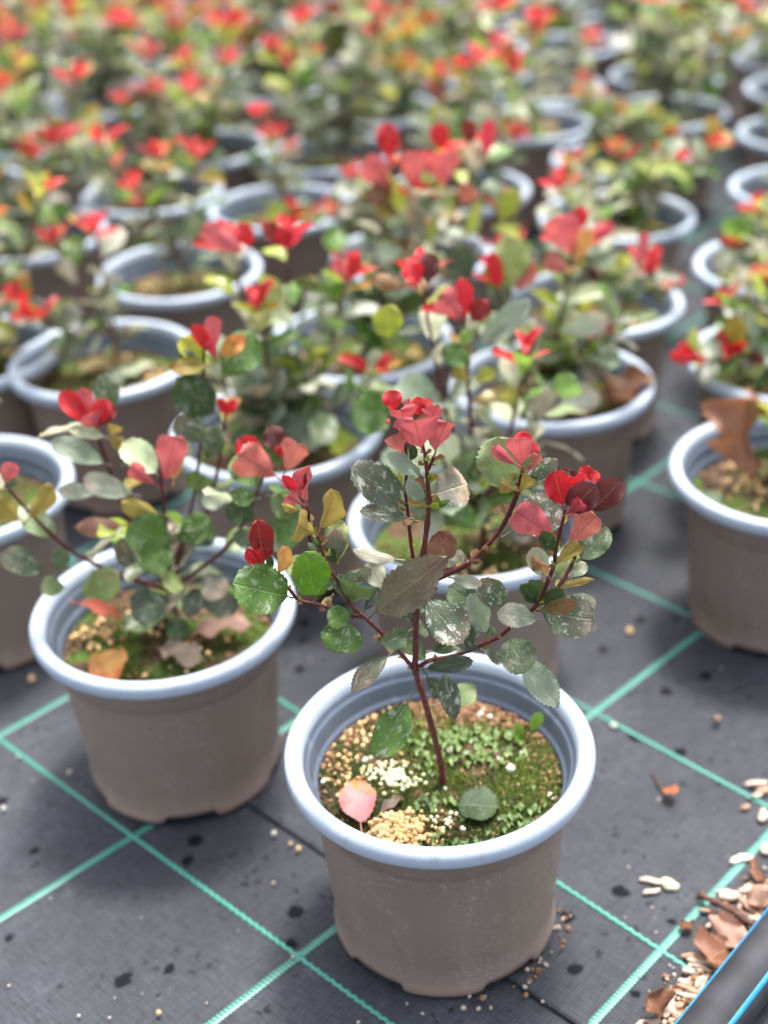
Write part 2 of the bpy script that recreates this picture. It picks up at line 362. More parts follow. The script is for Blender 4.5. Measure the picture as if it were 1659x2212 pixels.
# ------------------------------------------------------------------ pot meshes (shared)
PH, SOIL_Z = .1516, .1185
def body_r(z): return .0745 + z * .075
def pot_body():
    prof = [(.060, .010), (.0735, .0075), (.0765, .000), (.0772, .004), (.0768, .0085), (body_r(.011), .0115)]
    for z in (.03, .05, .075, .095, .1125): prof.append((body_r(z), z))
    prof += [(body_r(.114) + .0002, .114), (body_r(.115) + .0011, .1152), (body_r(.13) + .0011, .13), (body_r(.134) + .0013, .1345), (.0885, .1385), (.0905, .1412)]
    def zf(a, j, r, z):
        if j in (1, 2, 3):
            s = math.sin(a * 5.0 + .4); up = max(0, min(1, (s - .1) * 4)); z += up * (.0065 if j == 2 else (.004 if j == 3 else .0)); r -= up * .0022
        return r, z
    V, Fc = lathe(prof, 120, zfun=zf)
    return mesh('pot', V, Fc)
def pot_rim():
    prof = []
    cx, cz, rx, rz = .0943, .1450, .0057, .0066
    for i in range(17):
        a = R_(-100 + 235 * i / 16); sx = math.copysign(abs(math.cos(a)) ** .8, math.cos(a)); sz = math.copysign(abs(math.sin(a)) ** .8, math.sin(a))
        prof.append((cx + rx * sx, cz + rz * sz))
    prof = [(.0890, .1440), (.0915, .1400)] + prof + [(.0884, .1468), (.0879, .1440)]
    V, Fc = lathe(prof, 120); return mesh('rim', V, Fc)
def pot_inner():
    prof = [(.0879, .1440), (.0872, .1432), (.0866, .1405), (.0864, .1396), (.0847, .1388), (.0843, .1376), (.0824, .1285), (.0822, .1272), (.0802, .1262), (.0798, .1248), (.0790, .105), (.0785, .10)]
    V, Fc = lathe(prof, 120); return mesh('inner_wall', V, Fc)
def soil_mesh(seed):
    r = random.Random(seed); V = [(0, 0, .003)]; Fc = []
    NR, NA = 16, 64
    ph = [r.uniform(0, 6.28) for _ in range(8)]
    for i in range(1, NR + 1):
        rr = .0815 * i / NR
        for j in range(NA):
            a = 2 * math.pi * j / NA; x, y = rr * math.cos(a), rr * math.sin(a)
            z = .0022 * math.sin(x * 90 + ph[0]) * math.cos(y * 80 + ph[1]) + .0012 * math.sin(x * 240 + ph[2]) * math.sin(y * 220 + ph[3]) + r.uniform(-.0006, .0006) + .003 * (1 - (rr / .0815) ** 2)
            V.append((x, y, z))
    for j in range(NA): Fc.append((0, 1 + j, 1 + (j + 1) % NA))
    for i in range(NR - 1):
        for j in range(NA):
            a = 1 + i * NA + j; b = 1 + i * NA + (j + 1) % NA; Fc.append((a, a + NA, b + NA, b))
    return mesh('soil', V, Fc)
ME_POT, ME_RIM, ME_INNER = pot_body(), pot_rim(), pot_inner()
ME_SOIL = [soil_mesh(s) for s in range(4)]
PHI = (1 + 5 ** .5) / 2
ICO_V = [Vector(v).normalized() for v in ((-1, PHI, 0), (1, PHI, 0), (-1, -PHI, 0), (1, -PHI, 0), (0, -1, PHI), (0, 1, PHI), (0, -1, -PHI), (0, 1, -PHI), (PHI, 0, -1), (PHI, 0, 1), (-PHI, 0, -1), (-PHI, 0, 1))]
ICO_F = [(0, 11, 5), (0, 5, 1), (0, 1, 7), (0, 7, 10), (0, 10, 11), (1, 5, 9), (5, 11, 4), (11, 10, 2), (10, 7, 6), (7, 1, 8), (3, 9, 4), (3, 4, 2), (3, 2, 6), (3, 6, 8), (3, 8, 9), (4, 9, 5), (2, 4, 11), (6, 2, 10), (8, 6, 7), (9, 8, 1)]
class Bag:                                                # many tiny grains or moss blades in one mesh
    def __init__(s): s.V, s.F = [], []
    def grain(s, p, r, rr, rnd, flat=1.0):
        b = len(s.V); q = Matrix.Rotation(rnd.uniform(0, 6.28), 3, Vector((rnd.uniform(-1, 1), rnd.uniform(-1, 1), rnd.uniform(-1, 1) + .01)).normalized())
        sc = (rnd.uniform(1 - rr, 1 + rr), rnd.uniform(1 - rr, 1 + rr), rnd.uniform(1 - rr, 1 + rr) * flat)
        for v in ICO_V: u = q @ Vector((v.x * sc[0], v.y * sc[1], v.z * sc[2])); s.V.append((p[0] + u.x * r, p[1] + u.y * r, p[2] + u.z * r))
        s.F += [tuple(b + i for i in f) for f in ICO_F]
    def blade(s, p, h, wd, rnd):
        b = len(s.V); a = rnd.uniform(0, 6.28); lx, ly = rnd.uniform(-.6, .6) * h, rnd.uniform(-.6, .6) * h
        for k in range(3): s.V.append((p[0] + wd * math.cos(a + k * 2.094), p[1] + wd * math.sin(a + k * 2.094), p[2]))
        s.V.append((p[0] + lx, p[1] + ly, p[2] + h)); s.F += [(b, b + 1, b + 3), (b + 1, b + 2, b + 3), (b + 2, b, b + 3)]
    def lobe(s, p, r, rnd, tilt=.35):
        b = len(s.V); n = 9; t1, t2 = rnd.uniform(-tilt, tilt), rnd.uniform(-tilt, tilt); a0 = rnd.uniform(0, 6.28)
        s.V.append((p[0], p[1], p[2] + .0006))
        for k in range(n):
            a = a0 + 2 * math.pi * k / n; q = r * (.82 + .25 * math.sin(k * 2.3 + a0)); x, y = q * math.cos(a), q * math.sin(a)
            s.V.append((p[0] + x, p[1] + y, p[2] + x * t1 + y * t2 + .0022 * math.sin(a * 3 + a0) + .0016))
        s.F += [(b, b + 1 + k, b + 1 + (k + 1) % n) for k in range(n)]
    def build(s, name, mat, parent, smooth=True): return link(name, mesh(name, s.V, s.F, smooth), mat, parent, kind='stuff') if s.V else None
def soil_bits(seed):
    r = random.Random(seed); out = []
    grit, tan, moss = Bag(), Bag(), Bag()
    cl = [(r.uniform(-.05, .05), r.uniform(-.05, .05)) for _ in range(3)]
    for i in range(170):
        a, q = r.uniform(0, 6.28), .078 * math.sqrt(r.random()); grit.grain((q * math.cos(a), q * math.sin(a), .003), r.uniform(.001, .0026), .35, r)
    for i in range(90):
        c = r.choice(cl); x, y = c[0] + r.gauss(0, .012), c[1] + r.gauss(0, .012)
        if x * x + y * y < .076 ** 2: tan.grain((x, y, .0055 + r.uniform(0, .002)), r.uniform(.0013, .0026), .2, r)
    mc = [(r.uniform(-.06, .06), r.uniform(-.06, .06)) for _ in range(5)]
    for i in range(1300):
        c = r.choice(mc); x, y = c[0] + r.gauss(0, .017), c[1] + r.gauss(0, .017)
        if x * x + y * y < .079 ** 2: moss.blade((x, y, .002), r.uniform(.003, .007), .0008, r)
    res = []
    for nm, b, mt in (('bark_crumbs', grit, M_BROWN), ('fertiliser_granules', tan, M_TAN), ('moss', moss, M_MOSS)):
        me = mesh(nm, b.V, b.F); me.materials.append(mt); res.append((nm, me))
    return res
SOIL_BITS = [soil_bits(40 + s) for s in range(4)]

def make_pot(x, y, label, group=None, soil=0, rot=0.0, bits=True, tilt=(0, 0)):
    z = LAP if (Vector((x, y, 0)) - seam).dot(EB) > 0 else 0.0
    e = empty('potted_shrub', (x, y, z)); rt = random.Random(int(x * 9173 + y * 7919)); e.rotation_euler = (rt.uniform(-.012, .012), rt.uniform(-.012, .012), 0) if y > .9 else (0, 0, 0)
    tag(e, label, 'potted plant', group)
    b = link('pot', ME_POT, M_POT, e); link('rim', ME_RIM, M_RIM, b); link('inner_wall', ME_INNER, M_INNER, b)
    b.rotation_euler.z = rot
    s = link('soil', ME_SOIL[soil % 4], M_SOIL, e, (0, 0, SOIL_Z)); s.rotation_euler.z = rot
    if bits:
        for nm, me in SOIL_BITS[soil % 4]: link(nm, me, None, s, kind='stuff')
    e['z0'] = z
    return e, s

# ------------------------------------------------------------------ leaves
def leaf_geo(L, W, fold=.3, arch=0.0, bend=0.0, serr=.045, nu=24, nv=6, pet=.12, shape=(.85, .55), wave=.0, seed=0, pw=.0009, twist=0.0):
    """blade along +Y from the petiole's foot at 0 to the tip at L; +Z is the upper side"""
    r = random.Random(seed); V, Fc, uv = [], [], []
    a, b = shape; pk = a / (a + b); nm = pk ** a * (1 - pk) ** b
    y0 = L * pet; bl = L - y0; ph = r.uniform(0, 6.28); asym = r.uniform(-.08, .08)
    def cen(t):                                            # t along the whole leaf
        return arch * L * 4 * t * (1 - t) - bend * L * t * t
    for i in range(nu + 1):
        v = i / nu; ve = .012 + .976 * v
        wd = W / 2 * (ve ** a * (1 - ve) ** b) / nm
        if i in (0, nu): wd *= .25
        tooth = serr * W * (.5 if i % 2 else -.5) * min(1, 5 * v) * (1 if v < .98 else 0)
        y = y0 + bl * v; t = y / L; zc = cen(t); tw = twist * (t - .3)
        f = fold * (1 - .35 * v)
        for j in range(nv + 1):
            s = 2 * j / nv - 1; q = abs(s)
            ww = wd * (1 + asym * (1 if s > 0 else -1)) + (tooth if j in (0, nv) else 0)
            x = s * ww * math.cos(f * (.6 + .4 * q)); zz = q ** 1.15 * ww * math.sin(f * (.6 + .4 * q)) + wave * W * q * q * math.sin(v * 11 + ph + (1.7 if s > 0 else 0))
            x, zz = x * math.cos(tw) - zz * math.sin(tw), x * math.sin(tw) + zz * math.cos(tw)
            yy = y + (.012 * L * (1 if i % 2 else -.4) * serr * 12 if j in (0, nv) else 0) - .06 * bl * q * q * (v - .4)
            V.append((x, yy, zc + zz)); uv.append((j / nv, v))
    m = nv + 1
    for i in range(nu):
        for j in range(nv): k = i * m + j; Fc.append((k, k + 1, k + m + 1, k + m))
    b0 = len(V); ns = 4
    for i in range(ns + 1):                                 # petiole running into the midrib
        t = pet * 1.35 * i / ns; y = L * t
        for k in range(4):
            th = k * math.pi / 2 + .78; rr = pw * (1 - .45 * i / ns)
            V.append((rr * math.cos(th), y, cen(t) - .0004 + rr * math.sin(th))); uv.append((.5, .02))
    for i in range(ns):
        for k in range(4): a0 = b0 + i * 4; Fc.append((a0 + k, a0 + (k + 1) % 4, a0 + 4 + (k + 1) % 4, a0 + 4 + k))
    return V, Fc, uv
OB, RO, EL = (.85, .52), (.62, .45), (.85, .80)

# colours: upper side, tip patch, under side, chalk
C_RED = rgb(205, 30, 34); C_PINK = rgb(206, 92, 92)
KIND = {
    'red':    (rgb(188, 20, 34), rgb(204, 34, 46), rgb(206, 80, 92), 0),
    'hot':    (rgb(206, 28, 46), rgb(220, 50, 64), rgb(214, 66, 88), 0),
    'pink':   (rgb(176, 34, 38), rgb(206, 60, 60), rgb(200, 102, 110), .0),
    'opink':  (rgb(168, 70, 50), rgb(190, 96, 74), rgb(194, 112, 104), .0),
    'maroon': (rgb(84, 34, 38), rgb(104, 50, 52), rgb(200, 62, 66), .05),
    'mred':   (rgb(116, 20, 22), rgb(150, 30, 32), rgb(208, 62, 66), 0),
    'olive':  (rgb(146, 134, 52), rgb(170, 126, 58), rgb(160, 146, 74), .08),
    'obrown': (rgb(122, 100, 56), rgb(140, 96, 66), rgb(140, 108, 72), .1),
    'orange': (rgb(196, 140, 66), rgb(206, 110, 60), rgb(204, 156, 92), .0),
    'ygreen': (rgb(142, 158, 50), rgb(170, 172, 70), rgb(160, 170, 86), .05),
    'bgreen': (rgb(84, 130, 18), rgb(106, 150, 34), rgb(120, 152, 66), .35),
    'mgreen': (rgb(78, 116, 42), rgb(92, 128, 56), rgb(112, 138, 84), .4),
    'dgreen': (rgb(42, 68, 24), rgb(56, 84, 34), rgb(84, 104, 62), .15),
    'lgreen': (rgb(132, 152, 82), rgb(158, 166, 104), rgb(152, 164, 112), .4),
    'pgreen': (rgb(122, 144, 94), rgb(140, 152, 106), rgb(150, 158, 126), .35),
    'gg':     (rgb(82, 104, 70), rgb(98, 112, 82), rgb(124, 138, 108), .5),
    'grey':   (rgb(86, 98, 82), rgb(104, 104, 92), rgb(132, 134, 120), .8),
    'silver': (rgb(132, 150, 128), rgb(152, 164, 146), rgb(150, 156, 140), .5),
    'dust':   (rgb(82, 100, 76), rgb(124, 116, 100), rgb(140, 140, 126), 1.0),
    'white':  (rgb(158, 170, 150), rgb(188, 180, 164), rgb(160, 162, 150), 1.0),
    'dgrey':  (rgb(56, 72, 54), rgb(72, 80, 64), rgb(104, 108, 94), .45),
    'bronze': (rgb(106, 98, 78), rgb(116, 92, 78), rgb(120, 108, 92), .25),
    'rbronze':(rgb(122, 84, 66), rgb(128, 70, 58), rgb(136, 98, 82), .15),
    'gbronze':(rgb(98, 102, 82), rgb(140, 116, 102), rgb(130, 122, 106), .45),
    'cream':  (rgb(122, 122, 108), rgb(206, 178, 150), rgb(170, 160, 140), .5),
    'pale':   (rgb(164, 178, 144), rgb(184, 184, 154), rgb(168, 170, 152), .4),
    'dead':   (rgb(122, 76, 52), rgb(150, 98, 70), rgb(138, 94, 70), .1),
    'deadp':  (rgb(176, 138, 122), rgb(190, 150, 134), rgb(186, 150, 134), .2),
    'deadg':  (rgb(140, 122, 110), rgb(160, 138, 124), rgb(150, 134, 122), .3),
    'fallp':  (rgb(222, 136, 140), rgb(206, 140, 70), rgb(214, 140, 140), 0),
}
def paint(o, kind, rnd=None, v=.12):
    t, tp, un, du = KIND[kind]
    f = 1 if rnd is None else 1 + rnd.uniform(-v, v)
    g = 1 if rnd is None else 1 + rnd.uniform(-v * .5, v * .5)
    o['top_colour'] = [t[0] * f, t[1] * f * g, t[2] * f]; o['tip_colour'] = [tp[0] * f, tp[1] * f * g, tp[2] * f]
    o['under_colour'] = [un[0] * f, un[1] * f * g, un[2] * f]; o['dust'] = float(du if rnd is None else du * rnd.uniform(.3, 1.3))
STEMC = {'red': rgb(70, 20, 24), 'brown': rgb(84, 54, 44), 'mix': rgb(80, 40, 36)}
def stem_obj(name, pts, rads, parent, c='red', n=10, rough=True, seed=0):
    P = smooth_path(pts, 7); m = len(P); k = len(rads) - 1; r = random.Random(seed)
    rr = []
    for i in range(m):
        t = i / (m - 1) * k; a = min(int(t), k - 1); q = rads[a] + (rads[min(a + 1, k)] - rads[a]) * (t - a)
        rr.append(q * (1 + (r.uniform(-.1, .34) if rough and i % 3 == 0 else 0)))
    V, Fc = tube(P, rr, n); o = link(name, mesh(name, V, Fc), M_STEM, parent); o['top_colour'] = list(STEMC[c]); return o

LOCAL_INV = {}
def frame(base, tip, roll, side):
    a = tip - base; L = a.length; a.normalize(); c = (CAM - (base + tip) / 2).normalized()
    n = (c - a * c.dot(a)).normalized(); n = Matrix.Rotation(R_(roll), 3, a) @ n
    if side == 'u': n = -n
    x = a.cross(n)
    return Matrix(((x.x, a.x, n.x, base.x), (x.y, a.y, n.y, base.y), (x.z, a.z, n.z, base.z), (0, 0, 0, 1))), L
def hero_leaf(parent, origin, base, tip, W, roll, fold, kind, side, shape=OB, seed=0, pet=.12, arch=.05, bend=0.0, name='leaf', serr=.05, wave=.085):
    M, L = frame(base, tip, roll, side)
    V, Fc, uv = leaf_geo(L, W, R_(fold), arch if side == 't' else arch, bend, serr, 30, 8, pet, shape, wave, seed, pw=.0008)
    o = link(name, mesh('leaf', V, Fc, uv=uv), M_LEAF, parent)
    o.matrix_basis = Matrix.Translation(-origin) @ M; paint(o, kind, random.Random(seed), .06); return o
# ------------------------------------------------------------------ the shrub in front, leaf by leaf
# each row: zoom window, foot x y, tip x y, width, depth of foot and tip (mm behind the stem's plane), roll, fold, colours, side seen, outline
WIN = {'Z': (757.1, 822.9, .17195), 'A': (493.7, 822.9, .26455), 'B': (932.6, 877.8, .26455), 'C': (603.5, 1152.1, .26455), 'E': (877.8, 1206.9, .26455), 'D': (0, 0, 1), 'L': (0, 877.8, .434)}
LEAVES = '''
Z 575 410 490 112 235 0 4 5 22 hot t OB
Z 715 600 625 365 330 -4 -8 -15 42 pink u OB
Z 705 400 732 220 75 2 6 30 40 pink u OB
Z 872 480 835 192 165 4 8 0 42 red t OB
Z 905 390 968 216 120 4 8 10 30 red t OB
Z 985 535 1085 310 260 -2 2 20 45 pink u OB
Z 1060 400 1100 295 70 6 8 0 30 mred t OB
Z 905 890 800 490 540 -6 -16 -6 34 pink u RO
Z 1045 955 1215 515 330 -3 -4 25 46 pink u OB
Z 1000 800 1180 490 180 6 12 -10 20 maroon t OB
Z 690 960 520 685 260 -3 -10 -10 35 opink u OB
Z 500 520 440 500 70 4 6 0 20 red u OB
Z 755 1030 785 790 105 4 6 20 40 dgreen t EL
Z 860 1140 840 845 190 14 22 10 15 pale t OB
Z 700 1010 585 885 130 14 20 0 20 pgreen t OB
Z 930 1215 415 945 215 -3 -14 25 28 silver t OB
Z 690 1540 5 1085 460 -2 -20 8 16 grey t RO
Z 690 1345 575 1185 150 2 -6 10 35 ygreen u OB
Z 945 1535 695 1255 200 -4 -12 5 20 silver t OB
Z 985 1280 1100 1190 90 0 -4 10 40 obrown u OB
Z 942 1385 845 1215 130 -2 -6 0 35 obrown u OB
Z 1020 1440 1470 1290 500 8 14 -8 14 cream t RO
Z 985 1575 705 1535 95 -4 -12 40 30 olive t EL
Z 995 1575 1260 1495 80 -4 -8 30 30 mgreen t EL
Z 1000 1590 1110 1545 95 -5 -10 10 30 ygreen t OB
Z 1020 1535 1075 1420 55 0 -3 10 30 obrown u OB
A 1520 1130 1065 1065 140 -2 -14 15 18 grey t OB
A 1445 1105 1225 985 150 8 12 0 15 gbronze t OB
A 1540 1150 1390 1110 80 2 -4 40 20 obrown u OB
A 290 1540 225 1125 190 -4 -2 15 32 mred t OB
A 300 1530 140 1365 110 -6 -10 -10 45 red t OB
A 305 1520 255 1365 85 -6 -8 15 40 red u OB
A 360 1560 318 1400 60 2 4 0 30 dgreen t EL
A 392 1610 482 1345 130 -4 -6 -15 30 orange u EL
A 370 1555 238 1540 50 -8 -14 30 30 pink u OB
A 635 1040 645 690 135 0 4 35 42 pink u OB
A 585 930 600 720 120 3 6 -20 35 mred t OB
A 560 920 442 768 85 -4 -8 0 40 hot t OB
A 592 920 568 805 70 -2 -2 0 35 red u OB
A 625 1020 468 940 120 -4 -14 -10 36 pink u OB
A 725 1262 560 1170 250 -4 -14 10 25 olive u OB
A 728 1262 862 885 190 -4 -10 -28 35 olive u EL
A 768 1340 945 1150 190 10 18 0 15 lgreen t OB
A 885 1490 868 1200 165 2 6 0 18 gbronze t OB
A 890 1490 968 1278 80 0 4 20 30 ygreen u EL
A 880 1480 785 1375 95 4 0 10 30 dgreen t OB
A 735 1360 700 1285 45 -4 -8 0 30 mgreen t OB
A 720 1385 645 1322 45 -4 -10 0 30 silver t OB
A 600 1060 430 1010 70 2 -6 25 30 olive u EL
C 255 310 70 230 170 8 14 0 15 lgreen t RO
C 302 545 205 148 305 -8 -14 0 12 bgreen t RO
D 634 1292 502 1260 104 -10 -20 0 14 mgreen t RO
C 530 605 620 395 310 -4 -18 0 16 dgreen u RO
C 460 412 752 290 130 4 -4 30 20 dust t OB
C 585 610 395 745 175 -10 -24 0 12 mgreen t RO
C 560 690 470 980 330 -10 -26 0 10 mgreen t RO
C 715 705 1392 178 350 -12 -42 -8 14 bronze t EL
C 1092 782 830 905 165 -4 -20 -14 20 gg t OB
C 935 960 583 1300 160 -8 -26 14 24 gbronze t EL
C 1140 850 1085 1000 250 14 24 10 12 gg t RO
C 1095 760 1035 555 115 12 18 0 20 dgrey t OB
C 1120 700 1150 540 110 16 22 0 20 gg t OB
C 870 500 735 225 175 18 30 0 15 pale u OB
C 1020 225 588 128 105 10 16 30 20 pale u EL
C 465 455 345 405 80 6 10 0 20 gg t OB
C 445 495 340 590 60 0 -6 20 20 olive u EL
C 672 660 818 442 100 0 8 10 25 dgrey t OB
C 600 590 480 330 120 8 16 0 20 dgrey t OB
C 1365 240 1300 -20 235 4 2 0 14 rbronze t RO
C 1400 120 1500 250 110 10 14 0 20 pale u OB
C 1320 300 1385 200 130 8 8 0 14 white u OB
D 893 1497 808 1638 74 -6 -30 -10 22 mgreen t EL
E 115 270 465 695 310 -14 -40 -6 16 dust t OB
E 605 745 290 565 210 -16 -30 14 30 dgrey t OB
E 340 150 625 205 105 -4 -20 10 16 white t OB
E 838 415 605 160 215 -8 -16 0 14 dust t OB
E 625 430 345 220 230 14 22 0 12 gg t OB
E 660 645 525 280 175 -8 -14 8 22 silver t OB
E 645 645 705 545 80 -6 -2 0 25 dgreen t OB
E 575 660 560 560 90 -6 0 0 25 dgrey t OB
E 1102 500 738 440 190 -16 -30 0 12 white t OB
E 832 615 965 940 285 -14 -36 0 10 gg t RO
E 900 740 1245 1220 235 -10 -34 4 14 silver t EL
E 1070 375 935 205 130 -12 -18 10 35 dgreen t OB
E 1090 350 1045 172 130 -10 -12 -10 30 dgreen u OB
E 1100 375 1285 255 130 -16 -26 0 30 dgreen t OB
E 1060 425 1392 350 125 -18 -34 15 28 obrown t OB
E 1060 425 1548 500 330 -12 -26 6 12 dust t RO
E 1230 310 1555 375 150 0 -4 10 12 white t OB
E 1200 260 1540 168 62 2 8 25 30 olive u EL
E 1320 165 1470 35 105 4 8 0 14 pale t OB
E 290 860 398 1322 165 -10 -30 -10 14 dgrey t EL
E 140 915 300 1125 130 10 22 0 14 dgrey t OB
E 215 1200 575 1060 175 8 20 0 12 pgreen t OB
E 100 905 550 830 135 -8 -20 10 14 dgrey t OB
E 170 770 410 690 120 10 16 10 14 dgreen t OB
E 600 735 800 830 110 6 12 0 14 grey t OB
E 60 600 160 560 150 14 20 0 14 gg t OB
B 640 700 545 242 420 6 10 -6 16 pgreen t RO
B 742 520 712 268 215 -6 -14 0 34 pink u OB
B 725 500 490 330 100 -4 -8 10 40 pink u OB
B 758 450 742 200 150 2 6 0 38 hot t OB
B 770 470 835 290 110 4 8 10 36 red t OB
B 770 560 885 395 110 -2 0 15 40 opink u OB
B 800 480 845 305 90 10 14 0 20 pale t OB
B 775 582 1030 430 130 -2 -10 16 18 dust t OB
B 705 692 555 628 120 -6 -14 14 28 olive u OB
B 705 695 825 590 120 -6 -12 14 28 olive u OB
B 640 610 690 555 60 0 2 14 28 olive u OB
B 715 690 1065 520 215 12 22 0 14 dgreen t OB
B 570 1070 1050 780 330 6 16 -6 12 dust t OB
B 1005 1065 685 855 265 -14 -24 -6 22 pink u RO
B 1085 1148 1352 895 215 -18 -26 4 26 opink u OB
B 1190 1090 1330 970 110 -6 -6 20 30 pink u OB
B 1078 850 995 508 210 -12 -10 4 30 red t OB
B 1095 830 1105 555 150 -8 -6 -6 30 red t OB
B 1110 810 1240 535 130 -8 -8 10 36 hot t OB
B 1125 860 1345 635 240 -12 -22 0 24 maroon t RO
B 1100 640 1130 512 170 0 4 0 20 maroon t OB
B 1080 890 1232 778 120 -16 -26 0 34 red u OB
B 1278 880 1555 600 225 -6 -12 0 22 maroon t OB
B 1240 650 1272 476 110 2 4 0 36 red t OB
B 1270 660 1350 525 100 2 6 0 36 red t OB
B 1240 650 1205 525 80 4 6 0 36 hot t OB
B 1110 900 1170 870 80 -6 -8 0 30 opink u OB
B 1190 1275 1440 990 225 0 8 0 14 gg t RO
B 1005 1205 895 1015 120 -14 -18 0 24 dgreen t OB
B 985 1318 1225 1132 120 -16 -26 18 30 olive u OB
B 985 1318 808 1258 110 -16 -24 18 30 obrown u OB
B 955 1440 820 1150 170 0 8 0 14 pale t OB
B 1030 1440 1100 1220 180 4 12 0 12 pgreen t OB
B 1150 1420 1070 1250 150 8 14 0 12 pale t OB
B 965 1405 918 1305 55 -16 -22 0 30 orange u OB
'''
STEMS = [  # name, window, points, radius mm, depth mm, colour
    ('stem', [('D', 958, 1700), ('D', 950, 1640), ('D', 922, 1530), ('C', 1112, 1130), ('C', 1112, 1000), ('C', 1116, 780), ('C', 1128, 560), ('C', 1160, 300), ('Z', 985, 1590), ('Z', 972, 1300), ('Z', 955, 1060), ('Z', 930, 880)], (3.0, 2.7, 2.5, 2.2, 1.7, 1.4), (0, 0, 0, 0, 0, 0), 'mix'),
    ('branch', [('Z', 975, 1120), ('Z', 1015, 1030), ('Z', 1045, 950)], (1.3, 1.1), (0, -3), 'red'),
    ('branch', [('Z', 930, 900), ('Z', 870, 640), ('Z', 860, 470)], (1.2, .8), (0, 4), 'red'),
    ('branch', [('C', 1140, 380), ('A', 1500, 1400), ('A', 1462, 1060), ('A', 1445, 900), ('Z', 712, 1010), ('Z', 700, 900), ('Z', 600, 420)], (1.6, 1.4, 1.2, .8), (0, 8, 10, 4), 'red'),
    ('branch', [('C', 1112, 1125), ('C', 1000, 990), ('C', 900, 885), ('C', 800, 780), ('C', 690, 680), ('C', 580, 580), ('C', 480, 400), ('C', 385, 240), ('A', 765, 1400), ('A', 722, 1258)], (2.0, 1.8, 1.6, 1.4, 1.2), (0, -6, -8, -4, -4), 'mix'),
    ('branch', [('C', 395, 350), ('A', 690, 1370), ('A', 655, 1240), ('A', 652, 1060), ('A', 620, 1000)], (1.4, 1.1), (-2, 0), 'red'),
    ('branch', [('C', 700, 685), ('C', 580, 668), ('C', 440, 622), ('C', 300, 578), ('C', 160, 545), ('C', 80, 455), ('C', 0, 392), ('A', 300, 1545)], (1.5, 1.4, 1.3, 1.1), (-6, -10, -10, -4), 'red'),
    ('branch', [('C', 1128, 470), ('C', 1260, 392), ('C', 1400, 322), ('C', 1550, 232), ('B', 100, 1385), ('B', 300, 1288), ('B', 500, 1085), ('B', 605, 930), ('B', 680, 760), ('B', 712, 660), ('B', 745, 500)], (1.9, 1.8, 1.7, 1.8, 2.0, 1.2), (0, -2, 0, 4, 2, 0), 'red'),
    ('branch', [('C', 1128, 1110), ('C', 1220, 1040), ('E', 400, 790), ('E', 590, 710), ('E', 750, 640), ('E', 850, 560), ('E', 1000, 440), ('E', 1090, 340), ('E', 1175, 130), ('B', 1000, 1290), ('B', 1015, 1160), ('B', 1065, 960), ('B', 1090, 840)], (2.0, 1.9, 1.8, 1.8, 1.5, 1.1), (0, -8, -14, -14, -12, -10), 'red'),
    ('branch', [('B', 930, 1590), ('B', 1035, 1468), ('B', 1130, 1320), ('B', 1180, 1180), ('B', 1205, 1070), ('B', 1245, 860), ('B', 1262, 640)], (1.6, 1.5, 1.2, .9), (-12, -4, -4, 2), 'red'),
]
HX, HY = .0268, .6619
PLANE = .655
def wpx(win, x, y): q = WIN[win]; return q[0] + x * q[2], q[1] + y * q[2]
hero, hero_soil = make_pot(HX, HY, 'sharp foreground shrub with crisp red shoot tips in a mossy taupe pot', soil=0, rot=0, bits=False)
HO = Vector((HX, HY, hero['z0']))
hero_soil.data = hero_soil.data.copy(); hero_soil.data.materials[0] = M_PEAT
for si, (nm, pts, rad, dy, c) in enumerate(STEMS):
    P = []
    for i, (wn, x, y) in enumerate(pts):
        t = i / (len(pts) - 1) * (len(dy) - 1); a = min(int(t), len(dy) - 2); d = dy[a] + (dy[a + 1] - dy[a]) * (t - a)
        P.append(aty(*wpx(wn, x, y), PLANE + d * .001) - HO)
    stem_obj(nm, P, [r * .00074 for r in rad], hero, c, 12, True, si)
    sp_, rb = smooth_path(P, 7), random.Random(50 + si)
    for k in range(int(len(sp_) * .32)):                     # scales and tiny side leaves at the nodes
        i = rb.randrange(2, len(sp_) - 2); p = sp_[i]; ax = (sp_[i + 1] - sp_[i]).normalized(); a = rb.uniform(0, 6.28)
        sd_ = Vector((math.cos(a), math.sin(a), rb.uniform(-.3, .3))); sd_ = (sd_ - ax * sd_.dot(ax)).normalized(); d = sd_ * .75 + ax * .7
        if p.z + HO.z < .2 and rb.random() < .8: continue
        L = rb.uniform(.0035, .0085); hero_leaf(hero, HO, p + HO, p + HO + d.normalized() * L, L * .5, rb.uniform(-60, 60), 30, rb.choice(['obrown', 'olive', 'ygreen', 'obrown', 'rbronze']), rb.choice('tu'), OB, 700 + si * 30 + k, name='bud_scale', serr=.02)
def trace(rows, parent, origin, plane, seed0, ws=1.05):
    for li, row in enumerate(rows.strip().split('\n')):
        trace_row(row.split(), parent, origin, plane, seed0 + li, ws)
def trace_row(q, parent, origin, plane, seed, ws):
    wn = q[0]; bx, by, tx, ty, wd, db, dt, roll, fold = map(float, q[1:10]); kind, side, shp = q[10:13]
    b = aty(*wpx(wn, bx, by), plane + db * .001); t = aty(*wpx(wn, tx, ty), plane + dt * .001)
    W = ws * wd * WIN[wn][2] * depth((b + t) / 2) / F_PX / max(.5, math.cos(R_(abs(roll)))) / max(.6, math.cos(R_(fold)) ** .7)
    hero_leaf(parent, origin, b, t, W, roll, fold, kind, side, {'OB': OB, 'RO': RO, 'EL': EL}[shp], seed, pet=.10 if shp == 'RO' else .14)
trace(LEAVES, hero, HO, PLANE, 100)
